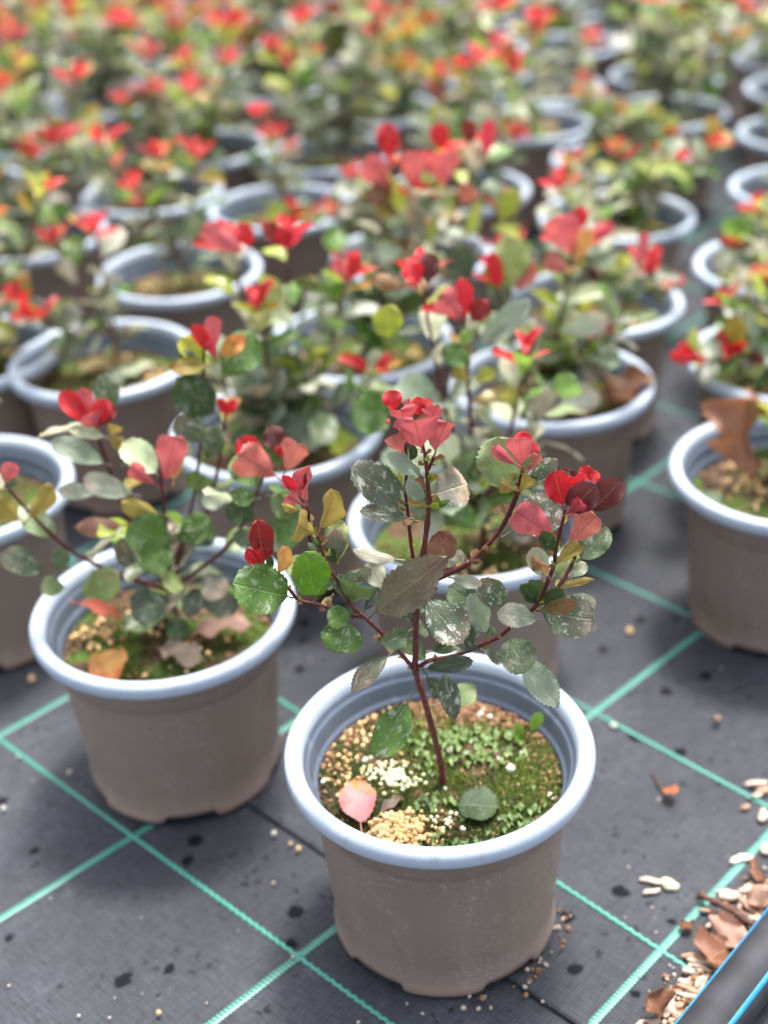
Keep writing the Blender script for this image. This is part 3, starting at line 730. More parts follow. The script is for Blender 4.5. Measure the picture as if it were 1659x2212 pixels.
# what grows and lies on its soil
rs = random.Random(11); SZ = SOIL_Z + HO.z
def soil_at(x, y): p = atz(x, y, SZ + .003) - HO; return (p.x, p.y, p.z - SOIL_Z)
def on_soil(p): return p[0] ** 2 + p[1] ** 2 < .079 ** 2
def spot(cx, cy, sx, sy): return soil_at(cx + rs.gauss(0, sx), cy + rs.gauss(0, sy))
dark, brown, tanb, pale, white, moss, mossd, liver = [Bag() for _ in range(8)]
for i in range(1500):
    a, q = rs.uniform(0, 6.28), .0795 * math.sqrt(rs.random()); dark.grain((q * math.cos(a), q * math.sin(a), .002), rs.uniform(.0008, .0024), .4, rs)
for cx, cy, sx, sy, n, lo, hi in ((1010, 1530, 95, 24, 1100, .0008, .0020), (1150, 1600, 50, 40, 160, .0008, .0018), (1080, 1760, 80, 50, 120, .0008, .0018), (760, 1570, 50, 28, 170, .0009, .0021), (715, 1620, 22, 40, 120, .0010, .0022), (1190, 1660, 25, 40, 120, .0008, .0018), (800, 1700, 60, 60, 120, .0008, .0018)):
    for i in range(n):
        p = spot(cx, cy, sx, sy)
        if on_soil(p): brown.grain((p[0], p[1], p[2] + rs.uniform(0, .002)), rs.uniform(lo, hi), .4, rs)
for cx, cy, sx, sy, n, lo, hi in ((862, 1805, 32, 19, 330, .0012, .0021), (835, 1815, 28, 14, 60, .0012, .002), (755, 1560, 42, 30, 60, .0011, .0022), (700, 1600, 12, 32, 45, .0012, .0024), (780, 1640, 50, 40, 40, .001, .0019), (930, 1815, 30, 25, 20, .0011, .002), (740, 1700, 30, 40, 30, .001, .002)):
    for i in range(n):
        p = spot(cx, cy, sx, sy)
        if on_soil(p): tanb.grain((p[0], p[1], p[2] + .001 + rs.uniform(0, .006 if n > 300 else .001)), rs.uniform(lo, hi), .2, rs)
for cx, cy, sx, sy, n, lo, hi in ((860, 1690, 22, 16, 75, .0011, .0019), (815, 1670, 25, 18, 28, .001, .0016), (925, 1770, 30, 12, 30, .001, .0017), (850, 1640, 60, 40, 16, .001, .0018)):
    for i in range(n):
        p = spot(cx, cy, sx, sy)
        if on_soil(p): pale.grain((p[0], p[1], p[2] + .001 + rs.uniform(0, .003)), rs.uniform(lo, hi), .15, rs)
for x, y, r in ((1103, 1665, .0034), (972, 1618, .0026), (970, 1624, .0028), (1018, 1520, .0026), (1040, 1548, .0030), (1060, 1550, .0028), (700, 1690, .0022), (788, 1645, .0024), (887, 1763, .0026), (960, 1705, .0014), (1187, 1720, .0018), (1195, 1728, .0016), (1130, 1630, .0022), (1075, 1640, .0016), (1080, 1770, .002), (1000, 1795, .0018), (1190, 1765, .002), (862, 1615, .0022), (820, 1655, .002), (1045, 1535, .002)):
    for k in range(2):
        p = soil_at(x + rs.uniform(-3, 3), y + rs.uniform(-3, 3)); white.grain((p[0], p[1], p[2] + .001), r * rs.uniform(.7, 1), .3, rs)
for cx, cy, sx, sy, n, b in ((900, 1585, 45, 30, 1500, moss), (890, 1720, 45, 25, 1100, moss), (1020, 1580, 60, 18, 800, moss), (1140, 1700, 50, 50, 2200, moss), (1080, 1780, 60, 40, 1300, mossd), (960, 1700, 60, 40, 1200, moss), (770, 1650, 60, 50, 1300, mossd), (1010, 1830, 60, 20, 700, mossd), (780, 1760, 40, 40, 600, mossd), (1180, 1640, 30, 30, 600, moss)):
    for i in range(int(n * 1.5)):
        p = spot(cx, cy, sx, sy)
        if on_soil(p): b.blade(p, rs.uniform(.0018, .0042), .0006, rs)
for cx, cy, sx, sy, n in ((965, 1610, 38, 20, 90), (1040, 1600, 45, 20, 90), (920, 1635, 20, 15, 26), (1000, 1650, 40, 16, 50), (950, 1745, 28, 14, 44), (1090, 1825, 34, 14, 60), (1170, 1780, 34, 22, 50), (1010, 1840, 30, 12, 34), (1120, 1750, 40, 20, 30), (940, 1840, 25, 10, 26), (1100, 1640, 40, 20, 26)):
    for i in range(int(n * .42)):
        p = spot(cx, cy, sx, sy)
        if on_soil(p): liver.lobe((p[0], p[1], p[2] + rs.uniform(.001, .004)), rs.uniform(.0020, .0038), rs)
for nm, b, mt in (('peat_crumbs', dark, M_DARK), ('bark_crumbs', brown, M_BROWN), ('fertiliser_granules', tanb, M_TAN), ('pale_granules', pale, M_PALE), ('perlite', white, M_WHITE), ('moss', moss, M_MOSS), ('dark_moss', mossd, M_MOSSD), ('liverwort', liver, M_LIVER)):
    b.build(nm, mt, hero_soil)
def loose_leaf(x1, y1, x2, y2, z1, z2, W, kind, label, group=None, roll=0, fold=12, shape=OB, side='t', pet=.14, wave=.08, arch=.05, name='fallen_leaf', seed=1, bend=0.0):
    b, t = atz(x1, y1, z1), atz(x2, y2, z2)
    a = (t - b); L = a.length; a.normalize(); n = Vector((0, 0, 1)); n = (n - a * n.dot(a)).normalized(); n = Matrix.Rotation(R_(roll), 3, a) @ n
    if side == 'u': n = -n
    x = a.cross(n); M = Matrix(((x.x, a.x, n.x, b.x), (x.y, a.y, n.y, b.y), (x.z, a.z, n.z, b.z), (0, 0, 0, 1)))
    V, Fc, uv = leaf_geo(L, W, R_(fold), arch, bend, .045, 24, 8, pet, shape, wave, seed, pw=.0009)
    o = link(name, mesh('fallen_leaf', V, Fc, uv=uv), M_LEAF); o.matrix_world = M; paint(o, kind, random.Random(seed), .05)
    tag(o, label, 'leaf', group); return o
loose_leaf(783, 1812, 766, 1680, SZ + .006, SZ + .016, .0245, 'fallp', 'fallen pink leaf with an orange tip lying on moss beside tan granules', fold=16, shape=EL, pet=.22, seed=3, arch=.03)
loose_leaf(985, 1738, 1078, 1745, SZ + .008, SZ + .009, .030, 'dgreen', 'fallen dark green rounded leaf lying on moss below the bare stem', fold=6, shape=(.55, .5), pet=.03, seed=4, wave=.02, arch=.03)
loose_leaf(812, 1768, 872, 1722, SZ + .005, SZ + .008, .010, 'deadg', 'curled grey dead leaf between the pink leaf and pale granules', fold=50, shape=EL, pet=.1, seed=5, wave=.15)
sp = atz(1140, 1598, SZ + .002)
sl = empty('weed_seedling', sp); tag(sl, 'tiny bright green weed seedling growing by the inner pot wall', 'seedling')
for k, (x1, y1, x2, y2, wd) in enumerate(((1140, 1596, 1168, 1538, .0085), (1138, 1594, 1112, 1563, .006), (1136, 1600, 1113, 1588, .0075), (1143, 1600, 1152, 1607, .005))):
    b, t = atz(x1, y1, SZ + .004), aty(x2, y2, atz(x1, y1, SZ + .004).y + (-.004 if k else .0))
    o = hero_leaf(sl, sp, b, t, wd, 0, 14, 'ygreen', 't', (.9, .5), 60 + k, pet=.3, serr=.0, wave=0)
    o['top_colour'] = list(rgb(120, 160, 50)); o['tip_colour'] = list(rgb(140, 180, 66)); o['dust'] = 0.0
# ------------------------------------------------------------------ the other pots
LIB = []
for i in range(16):
    r = random.Random(900 + i)
    shp = (OB, RO, EL, OB)[i % 4]
    V, Fc, uv = leaf_geo(1, r.uniform(.52, .68) if shp is not EL else .46, r.uniform(.2, .5) if i < 10 else r.uniform(.6, .9), r.uniform(-.02, .07), r.uniform(0, .18), .04, 14, 6, .12, shp, .05, i, pw=.014, twist=r.uniform(-.5, .5))
    me = mesh('leaf', V, Fc, uv=uv); me.materials.append(M_LEAFP); LIB.append(me)
MATURE = ['gg', 'gg', 'grey', 'dust', 'silver', 'white', 'dust', 'gbronze', 'mgreen', 'pgreen', 'dgreen', 'mgreen', 'pale', 'silver', 'bgreen', 'lgreen', 'ygreen', 'white']  # many pale, silver and chalky kinds: sky gloss painted into the leaf colours
MIDDLE = ['olive', 'ygreen', 'olive', 'lgreen', 'mgreen', 'ygreen', 'bgreen', 'opink', 'pale']
YOUNG = ['red', 'hot', 'red', 'pink', 'mred', 'maroon', 'pink', 'red']
GREENY = {'red': ['olive', 'ygreen', 'orange', 'opink', 'red']}
def put_leaf(parent, p, d, up, L, kind, rnd, cup=False):
    d = d.normalized(); n = up - d * up.dot(d)
    if n.length < 1e-4: n = d.orthogonal()
    n.normalize(); n = Matrix.Rotation(rnd.gauss(0, .35), 3, d) @ n
    x = d.cross(n); me = LIB[rnd.randrange(10, 16) if cup else rnd.randrange(0, 12)]
    o = bpy.data.objects.new('leaf', me); col.objects.link(o); o.parent = parent
    if cup: x = x * .76
    o.matrix_basis = Matrix(((x.x * L, d.x * L, n.x * L, p.x), (x.y * L, d.y * L, n.y * L, p.y), (x.z * L, d.z * L, n.z * L, p.z), (0, 0, 0, 1)))
    paint(o, kind, rnd, .18); return o
def shoot(parent, pts, rnd, n_leaf, L0, tone='red', r0=.0022, tip=True, first=False, green=False):
    P = smooth_path(pts, 6)
    stem_obj('stem' if first else 'branch', pts, [r0, r0 * .8, r0 * .55], parent, 'brown' if first and rnd.random() < .5 else 'red', 6, True, rnd.randrange(999))
    m = len(P); ang = rnd.uniform(0, 6.28)
    for i in range(n_leaf):
        t = .22 + .68 * (i + rnd.uniform(-.3, .3)) / max(1, n_leaf - 1) if first else .12 + .76 * (i + rnd.uniform(-.3, .3)) / max(1, n_leaf - 1)
        t = max(.05, min(.93, t)); q = t * (m - 1); k = min(int(q), m - 2); p = P[k].lerp(P[k + 1], q - k); ax = (P[k + 1] - P[k]).normalized()
        ang += 2.4 + rnd.uniform(-.3, .3)
        side = Vector((math.cos(ang), math.sin(ang), 0)); side = (side - ax * side.dot(ax)).normalized()
        el = rnd.gauss(.35 + .5 * t, .3); d = side * math.cos(el) + ax * math.sin(el) + Vector((0, 0, rnd.gauss(-.05, .15)))
        kind = rnd.choice(MATURE) if green or t < .72 or rnd.random() < .3 else rnd.choice(MIDDLE)
        put_leaf(parent, p, d, ax + Vector((0, 0, .6)), L0 * rnd.uniform(.7, 1.25) * (1.1 - .25 * t), kind, rnd)
    if tip:
        top = P[-1]; ax = (P[-1] - P[-3]).normalized(); y = YOUNG if tone == 'red' else GREENY['red']
        for i in range(rnd.randrange(6, 9)):
            ang += 2.4; side = Vector((math.cos(ang), math.sin(ang), 0)); el = .62 + .12 * i + rnd.uniform(-.15, .15)
            d = side * math.cos(el) + ax * math.sin(el)
            put_leaf(parent, top - ax * (.014 - .002 * i), d, ax, L0 * rnd.uniform(.7, 1.0) * (1.0 - .07 * i), rnd.choice(y if i > 0 else y + MIDDLE[:3]), rnd, True)
SHARE = ('small red tipped shrub in a taupe pot, standing in the crowded rows further back', 'shrubs in the crowded back rows')
SHARE_ORANGE = ('shrub with orange and olive new growth standing in the crowded rows further back', 'orange tipped shrubs in the back rows')
SHARE_BARE = ('sparse shrub of two thin shoots leaving most of its pale pot rim bare', 'sparse shrubs in the back rows')
def plant(x, y, seed, label=None, tips=(), n_leaf=9, crown=True, soil=None, share=SHARE, extra=0, filler=0, L0=.030, tone='red', tilt=(0, 0), plane=0.0, base=None):
    r = random.Random(seed)
    e, s = make_pot(x, y, label or share[0], None if label else share[1], soil if soil is not None else r.randrange(4), r.uniform(0, 6.28), tilt=tilt)
    o = Vector((x, y, e['z0'])); root = Vector((r.uniform(-.012, .012), r.uniform(-.012, .012), SOIL_Z))
    T = []
    for t in tips:
        dy = t[2] if len(t) > 2 else r.uniform(-.03, .03)
        T.append(aty(t[0], t[1], y + dy) - o)
    for i in range(extra):
        a = r.uniform(0, 6.28); q = r.uniform(.03, .11); T.append(Vector((q * math.cos(a), q * math.sin(a), SOIL_Z + r.uniform(.10, .27))))
    nt_ = len(T)
    for i in range(filler):
        a = r.uniform(0, 6.28); q = r.uniform(.03, .09); T.append(Vector((q * math.cos(a), q * math.sin(a), SOIL_Z + r.uniform(.07, .14))))
    hub = root + Vector((r.uniform(-.008, .008), r.uniform(-.008, .008), r.uniform(.03, .055)))
    for i, t in enumerate(T):
        h = hub.lerp(root, 0 if i else 0); d = t - h
        mid = h + Vector((d.x * .62, d.y * .62, d.z * .42))
        if i == 0: shoot(e, [root, hub, h.lerp(mid, .9), t], r, n_leaf + 2, L0, tone, .0024, crown, first=True)
        else: shoot(e, [hub, mid, t], r, n_leaf, L0, tone, .0018, crown and i < nt_, green=i >= nt_)
    for i in range(3): # low leaves on the bare foot of the stem
        a = r.uniform(0, 6.28); put_leaf(e, root.lerp(hub, r.uniform(.3, 1)), Vector((math.cos(a), math.sin(a), -.1)), Vector((0, 0, 1)), L0 * r.uniform(.8, 1.1), r.choice(MATURE), r)
    return e
NEAR = [
    # x, y, seed, label, shoot tips (pixels of the 1659 view, depth offset), leaves
    (-.170, .8351, 1, 'shrub with five leaning shoots in the pot holding fallen tan and grey leaves', ((190, 880, .02), (345, 1015, -.03), (442, 728, .05), (492, 872, .05), (585, 985, -.02), (8, 1045, -.02)), 9, 1),
    (.0678, .9403, 2, 'open shrub with a thin bare red stem in the pot right behind the sharp shrub', ((992, 660, .02), (900, 595, .03), (1130, 760, .02)), 10, 2),
    (.3484, .9935, 3, 'low shrub in the mossy pot with a big curled brown leaf, beside open cloth', ((1735, 850, .02), (1700, 930, .03)), 8, 3),
    (.1709, 1.184, 4, 'shrub with chalky leaves in the pot with rusty brown leaves along its rim', ((1245, 530, -.02), (1075, 600, -.02), (1400, 570, .03), (1290, 720, -.03)), 12, 0),
    (-.2854, 1.3027, 5, 'shrub leaning left out of the pot with pale straw coloured leaves on moss', ((205, 490, .05), (120, 520, .04), (75, 680, -.05), (30, 640, -.02)), 9, 1),
    (-.231, 1.5487, 6, 'leafy shrub with a bright green rounded leaf, pot rim fully clear of leaves', ((290, 400, 0), (340, 330, .03), (215, 300, .05), (420, 330, .02)), 12, 2),
    (-.372, 1.036, 7, 'shrub in a pot cut by the photograph edge beside the pot of fallen leaves', ((-90, 700, 0), (-140, 780, 0)), 8, 3),
    (-.096, 1.118, 8, 'dense chalky shrub with many red tips behind the pot of fallen leaves', ((500, 520, .02), (625, 505, .03), (755, 585, .02), (820, 800, -.05), (560, 655, -.02)), 12, 3),
    (-.017, 1.310, 9, 'tallest shrub, its broad coral red crown over yellow green leaves', ((835, 345, -.02), (955, 330, .0), (1035, 310, .02), (890, 410, -.04), (1080, 440, .02)), 10, 0),
    (.242, 1.382, 10, 'shrub with fresh lime green leaves in a pot bordering the dark cloth aisle', ((1215, 395, .03), (1440, 610, -.03), (1320, 590, .0), (1110, 520, .04)), 10, 1),
    (.050, 1.558, 11, 'small shrub half hidden behind the tallest coral red crown', ((760, 380, .04), (700, 460, .0), (930, 420, .02)), 10, 2),
    (.407, 1.207, 12, 'shrub with a drooping red shoot and cream pink leaf over the dark cloth', ((1500, 770, -.05), (1567, 650, .0), (1590, 760, -.04), (1655, 600, .02)), 9, 2),
    (-.117, 1.767, 13, 'shrub in the pot with an empty dark interior showing behind red tips', ((560, 250, .03), (585, 290, .0), (640, 460, -.05)), 9, 1),
    (.474, 1.460, 14, 'shrub with scarlet tips at the far side of the dark cloth aisle', ((1645, 450, 0), (1605, 525, -.03), (1720, 480, 0)), 9, 0),
    (.317, 1.659, 15, 'shrub with paired scarlet tips above a mossy pot by the aisle', ((1455, 340, .0), (1540, 305, .0), (1330, 330, .05), (1230, 350, .0)), 9, 3),
    (.367, 1.905, 16, 'shrub with orange and yellow new growth instead of red, in a pot by the aisle', ((1340, 245, .0), (1270, 205, .03), (1400, 250, .0), (1430, 290, -.03)), 9, 1),
]
TRACED = {  # the larger leaves of the nearer shrubs
1: ((-.02, '''
L 815 410 872 148 165 -10 -14 0 34 pink u OB
L 795 405 642 298 85 -10 -20 0 40 pink u OB
L 860 395 888 200 95 -4 4 10 30 orange u EL
L 825 545 600 478 105 -6 -24 10 28 olive u EL
L 560 300 252 172 125 20 10 10 20 silver t OB
L 548 160 332 112 70 30 24 20 24 pale t EL
L 545 160 572 92 80 30 26 0 30 olive u OB
L 590 235 578 150 80 26 22 0 30 olive u OB
L 605 300 738 205 125 30 36 0 16 dust t OB
L 520 435 285 425 90 26 20 15 16 white t OB
L 700 450 410 355 125 20 14 0 16 white t OB
L 645 590 368 605 110 10 0 15 20 rbronze u EL
L 850 695 640 590 230 -8 -24 0 12 mgreen t RO
L 860 690 700 805 170 -4 -20 0 12 mgreen t RO
L 855 690 1048 550 150 0 0 0 16 mgreen t OB
L 930 700 1055 590 150 10 16 0 14 dgreen t OB
L 665 850 600 650 110 16 22 0 16 gbronze t OB
L 905 830 815 905 130 -6 -24 0 12 lgreen t OB
L 870 950 650 1030 190 -6 -24 0 12 dgrey t OB
L 900 930 1010 1010 170 0 -12 0 12 dgrey t OB
L 1010 810 1100 958 150 0 -14 0 14 cream t OB
L 930 930 1195 1000 140 14 10 0 14 dgrey t OB
L 862 1010 900 1168 120 -4 -20 0 14 dgreen t OB
L 1160 410 1005 490 110 24 10 0 14 silver t OB
L 120 590 -5 470 120 -6 -12 10 26 olive u OB
L 118 592 262 392 110 -6 -6 -10 30 olive u OB
L 245 835 -5 740 140 0 -14 10 14 dust t OB
L 292 835 308 698 95 6 10 0 18 gg t OB
L 335 905 200 890 110 0 -10 0 14 pgreen t OB
L 395 960 598 840 170 -2 -14 0 12 lgreen t OB
L 20 400 65 280 90 0 4 0 30 pink u OB
L 10 420 70 330 90 6 8 0 20 gg t OB
D 205 925 130 845 46 34 40 0 34 red t OB
D 205 925 175 838 40 34 40 0 34 pink u OB
D 210 925 228 860 42 34 36 0 34 hot t OB
D 210 925 242 872 40 36 40 0 34 mred t OB
D 215 930 190 895 55 30 24 0 34 pink u OB
D 232 900 225 805 58 44 50 0 18 gg t RO
D 200 940 150 935 34 30 24 14 24 olive u EL
D 470 900 380 815 92 60 50 0 14 dgreen t RO
D 445 800 380 770 50 66 60 0 14 gg t OB
D 462 790 362 795 40 60 54 16 24 olive t EL
D 468 775 530 725 44 70 76 0 24 orange t EL
D 470 830 552 720 90 76 88 0 14 mgreen t OB
D 462 770 415 700 34 66 68 0 34 red t OB
D 465 770 460 682 40 70 74 10 40 pink u OB
D 468 775 450 735 26 64 62 0 34 hot u OB
D 490 900 472 858 22 60 60 0 34 red t OB
D 490 900 508 862 26 60 62 0 34 hot t OB
D 445 960 385 900 70 56 50 0 14 dust t OB
D 440 1000 470 920 60 60 64 0 14 gg t OB
D 420 985 372 960 46 56 50 0 14 pale t OB
'''), (-.045, '''
L 1330 300 1182 160 130 0 4 0 30 red t OB
L 1395 250 1348 98 125 4 10 0 20 maroon t OB
L 1400 365 1195 235 200 -8 -26 0 30 opink u OB
L 1412 345 1485 185 150 -6 -14 0 34 opink u OB
L 1400 260 1395 190 60 0 0 0 34 hot t OB
L 1295 460 1145 440 100 0 -12 0 14 mgreen t OB
L 1300 430 1180 235 170 10 22 0 14 mgreen t OB
L 1330 440 1470 510 170 14 22 0 14 pgreen t RO
L 1290 570 1125 490 130 4 -6 0 14 dgreen t OB
L 1330 560 1520 640 190 14 20 0 12 mgreen t RO
L 1300 640 1440 690 120 16 16 0 12 pale t OB
L 1265 600 1180 690 120 10 4 0 12 gg t OB
''')),
2: ((.0, '''
D 1000 695 988 600 42 0 4 0 34 hot t OB
D 1000 695 944 642 66 -4 -14 0 34 pink u OB
D 1006 702 1044 652 50 0 0 0 36 mred t OB
D 905 620 870 570 52 10 16 0 30 hot t OB
D 915 625 918 548 50 14 20 0 20 maroon t OB
D 1000 740 960 790 66 -4 -16 0 16 mgreen t OB
D 1010 760 1140 645 60 4 16 14 20 silver t EL
D 1015 830 975 790 40 -2 -8 20 26 olive u OB
D 1015 835 1060 800 36 -2 -6 20 26 ygreen u OB
D 880 620 790 605 40 10 0 14 24 obrown u EL
D 830 740 828 660 70 -10 -14 0 14 ygreen t RO
D 845 900 752 885 100 -20 -40 0 14 mgreen t RO
''' ),),
4: ((-.05, '''
D 1245 570 1205 470 96 0 -10 -8 30 pink u OB
D 1250 510 1262 448 46 8 12 0 30 red t OB
D 1262 530 1332 486 44 4 8 0 34 red u OB
D 1245 585 1280 500 44 -8 -12 10 30 orange u OB
D 1245 590 1178 565 54 -4 -14 0 24 opink u OB
D 1110 640 1104 510 96 10 20 0 12 lgreen t RO
D 1086 638 1066 545 44 0 0 0 26 red t OB
D 1110 640 1160 570 50 4 8 0 26 opink u OB
D 1150 828 1300 875 74 -20 -50 6 12 white t OB
D 1200 720 1320 690 66 -10 -30 10 14 white t OB
D 1380 600 1400 500 30 30 34 0 34 pink u OB
D 1390 600 1430 565 34 30 30 0 34 red t OB
''' ),),
9: ((-.03, '''
D 838 350 828 262 62 0 6 0 30 red t OB
D 858 415 782 342 76 -6 -16 0 30 pink u OB
D 880 415 892 322 72 -10 -18 0 24 pink u OB
D 958 408 945 322 104 -6 -14 0 24 pink u OB
D 948 330 940 262 54 6 10 0 30 red t OB
D 1045 350 1052 252 40 6 10 10 36 hot u OB
D 1010 320 1005 255 42 10 14 0 24 mred t OB
D 852 468 800 395 70 -4 -12 0 18 rbronze u OB
D 912 525 878 435 56 -12 -22 0 20 cream t OB
D 920 540 936 462 30 -14 -20 14 26 ygreen u EL
D 1000 528 1032 430 36 0 -4 14 26 ygreen u EL
D 1072 485 1112 402 58 10 10 0 18 ygreen t OB
D 860 470 815 440 50 0 -8 0 24 olive u OB
D 985 440 1015 400 60 0 -6 0 24 opink u OB
D 985 622 992 522 86 -30 -40 0 12 dgrey t RO
D 905 500 820 560 60 0 -14 0 18 obrown u OB
''' ),),
8: ((-.02, '''
D 548 555 440 488 66 0 -12 0 28 pink u OB
D 545 545 525 480 50 6 10 0 26 hot t OB
D 620 545 575 478 46 4 10 0 26 mred t OB
D 622 545 615 488 50 0 0 0 30 red t OB
D 625 545 645 492 44 0 -4 0 34 hot u OB
D 750 610 728 560 40 4 4 0 34 pink u OB
D 755 612 778 552 40 4 4 0 34 red t OB
''' ),),
}
PLACED = []
for i, (x, y, sd, lab, tips, nl, so) in enumerate(NEAR):
    e = plant(x, y, sd, lab, tips, {1: 4, 3: 4, 5: 8, 6: 11}.get(sd, nl + 3), sd not in (1,), so, extra=0, filler=0 if y < .9 or sd in (3, 5, 6, 7, 13) else 3, tone='orange' if sd == 16 else 'red', L0=.041 if y < 1.5 else .043); PLACED.append((x, y))
    for pl, rows in TRACED.get(sd, ()): trace(rows, e, Vector((x, y, e['z0'])), y + pl, 3000 + sd * 100, .78 if sd in (4, 8, 9) else .95)
PLACED.append((HX, HY))
FAR = [(.580, 1.726), (-.050, 2.010), (-.525, 2.180), (-.586, 1.937), (-.441, 1.713), (-.437, 1.337), (.402, 2.641), (.316, 2.325), (.262, 2.110), (.656, 1.980), (.730, 2.230), (.532, 2.374), (-.244, 2.075), (-.300, 1.862), (.125, 1.800), (-.585, 1.520)]
BARE = {(.402, 2.641), (.316, 2.325), (.262, 2.110), (.580, 1.726)}
rs = random.Random(77)
for i in range(-12, 22):
    for j in range(0, 16):
        x = -.05 + -.185 * i + .085 * j + rs.uniform(-.012, .012); y = 2.0 + .18 * i + .25 * j + rs.uniform(-.012, .012)
        if y < 1.6 or y > 3.75 or abs(x) > .288 * y + .10: continue
        if any((x - a) ** 2 + (y - b) ** 2 < .212 ** 2 for a, b in PLACED + FAR): continue
        if x > .45 + .16 * (y - 1.2) and y < 2.0: continue
        FAR.append((x, y))
for i in range(6000):                                     # close the gaps left in the rows
    y = rs.uniform(1.9, 3.75); x = rs.uniform(-.288 * y - .08, .288 * y + .08)
    if any((x - a) ** 2 + (y - b) ** 2 < .206 ** 2 for a, b in PLACED + FAR) or (x > .45 + .16 * (y - 1.2) and y < 2.2): continue
    FAR.append((x, y))
for k, (x, y) in enumerate(FAR):
    bare = (x, y) in BARE
    plant(x, y, 300 + k, None, (), 13 if y < 2.6 else 12, True, None, extra=2 if bare else 6, filler=0 if bare else 1, L0=.049, tone='red' if k % 5 else 'orange', share=SHARE_BARE if bare else (SHARE if k % 5 else SHARE_ORANGE))
    PLACED.append((x, y))
# fallen leaves in these pots
SZL = SOIL_Z + LAP + .003
loose_leaf(262, 1395, 222, 1478, SZL + .012, SZL + .006, .030, 'orange', 'fallen tan orange leaf with a dark purple stalk end, cupped on soil', fold=26, shape=RO, seed=21, pet=.1)
loose_leaf(412, 1372, 545, 1345, SZL + .008, SZL + .014, .024, 'deadp', 'long wrinkled pinkish grey dead leaf lying on moss', fold=14, shape=EL, seed=22, pet=.05, wave=.16)
loose_leaf(340, 1400, 432, 1432, SZL + .01, SZL + .008, .025, 'deadg', 'short crumpled grey brown dead leaf on the moss', fold=30, shape=RO, seed=23, pet=.05, wave=.16)
loose_leaf(150, 1300, 262, 1336, SZL + .035, SZL + .014, .020, 'opink', 'dull red fallen leaf leaning from the pot wall onto soil', fold=20, shape=EL, seed=24)
loose_leaf(165, 805, 258, 775, SZL + .008, SZL + .012, .022, 'fallp', 'straw coloured broad fallen leaf on moss in the pot', fold=8, shape=EL, seed=25, pet=.05)['top_colour'] = list(rgb(214, 196, 140))
loose_leaf(245, 822, 335, 785, SZL + .008, SZL + .012, .022, 'pale', 'pale grey straw fallen leaf on moss next to a broader one', fold=12, shape=EL, seed=26, pet=.05)
loose_leaf(1300, 890, 1408, 812, SZL + .006, SZL + .036, .050, 'dead', 'large rusty brown dead leaf curling up onto the pot rim', fold=30, shape=RO, seed=27, pet=.04, wave=.14)
loose_leaf(1150, 895, 1290, 890, SZL + .006, SZL + .006, .034, 'dead', 'flat brown dead leaf covering soil beneath a chalky shrub', fold=8, shape=EL, seed=28, pet=.04, wave=.1)
o = loose_leaf(1618, 1035, 1625, 850, SZL + .012, SZL + .088, .066, 'dead', 'big upright curled brown dead leaf standing in the pot of mossy soil', fold=48, shape=OB, seed=29, pet=.03, wave=.3, side='u', roll=14, arch=.12)
loose_leaf(1500, 1090, 1560, 1070, SZL + .006, SZL + .008, .022, 'gg', 'fallen grey green leaf flat on moss in front of the curled brown leaf', fold=8, shape=RO, seed=30, pet=.05)
# ------------------------------------------------------------------ pipe and litter along the edge of the bed
GZ = LAP
pr_ = .0175
q0, q1 = atz(1463, 2212, GZ + .030), atz(1659, 1968, GZ + .030)
pd = (q1 - q0).normalized(); pd.z = 0; pd.normalize(); side = Vector((pd.y, -pd.x, 0))
pc = q0 + side * .0125; pc.z = GZ + pr_
pipe = empty('irrigation_pipe', (pc.x, pc.y, GZ)); tag(pipe, 'black plastic water pipe with blue stripes lying beside the litter', 'pipe')
po = Vector((pc.x, pc.y, GZ))
V, Fc = tube([pc - pd * .9 - po, pc + pd * 3.5 - po], [pr_, pr_], 40); link('pipe_wall', mesh('pipe_wall', V, Fc), M_PIPE, pipe)
for ang, wd in ((146, .0030), (44, .0040), (-60, .003), (230, .003)):
    V, Fc = [], []
    for s in (-.9, 3.5):
        for k in range(5):
            a = R_(ang) + (k / 4 - .5) * wd / pr_ ; rr = pr_ + (.0005 if 0 < k < 4 else -.0002)
            V.append(pc - po + pd * s + side * (rr * math.cos(a)) + Vector((0, 0, rr * math.sin(a))))
    for k in range(4): Fc.append((k, k + 1, k + 6, k + 5))
    link('blue_stripe', mesh('blue_stripe', V, Fc), M_BLUE, pipe)
def lz(x, y): return 1344.1 + x * .2560, 1645.8 + y * .2560
def chip(x, y, L, wd, ang, mat, label, group=None, seed=0, z=.0015, name='wood_chip'):
    r = random.Random(seed); p = atz(x, y, GZ + z); n = 7; V, Fc = [], []
    for i in range(n + 1):
        t = i / n; w = wd / 2 * (max(.12, math.sin(math.pi * (.08 + .84 * t))) ** .6) * r.uniform(.8, 1.15)
        for k in range(6):
            a = k * math.pi / 3; V.append((L * (t - .5), w * math.cos(a) + .0006 * math.sin(t * 7 + seed), max(-z, w * .6 * math.sin(a) + r.uniform(-.0002, .0002))))
    for i in range(n):
        for k in range(6): kk = (k + 1) % 6; Fc.append((i * 6 + k, i * 6 + kk, i * 6 + 6 + kk, i * 6 + 6 + k))
    Fc += [tuple(range(6))[::-1], tuple(n * 6 + k for k in range(6))]
    o = link(name, mesh(name, V, Fc), mat); o.location = p; o.rotation_euler = (0, r.uniform(-.1, .1), R_(ang)); tag(o, label, 'wood chip' if name == 'wood_chip' else 'litter', group); return o
LG = 'pale wood chips in the litter along the pipe'; LL = 'pale wood chip in the litter strip between green tape and pipe'
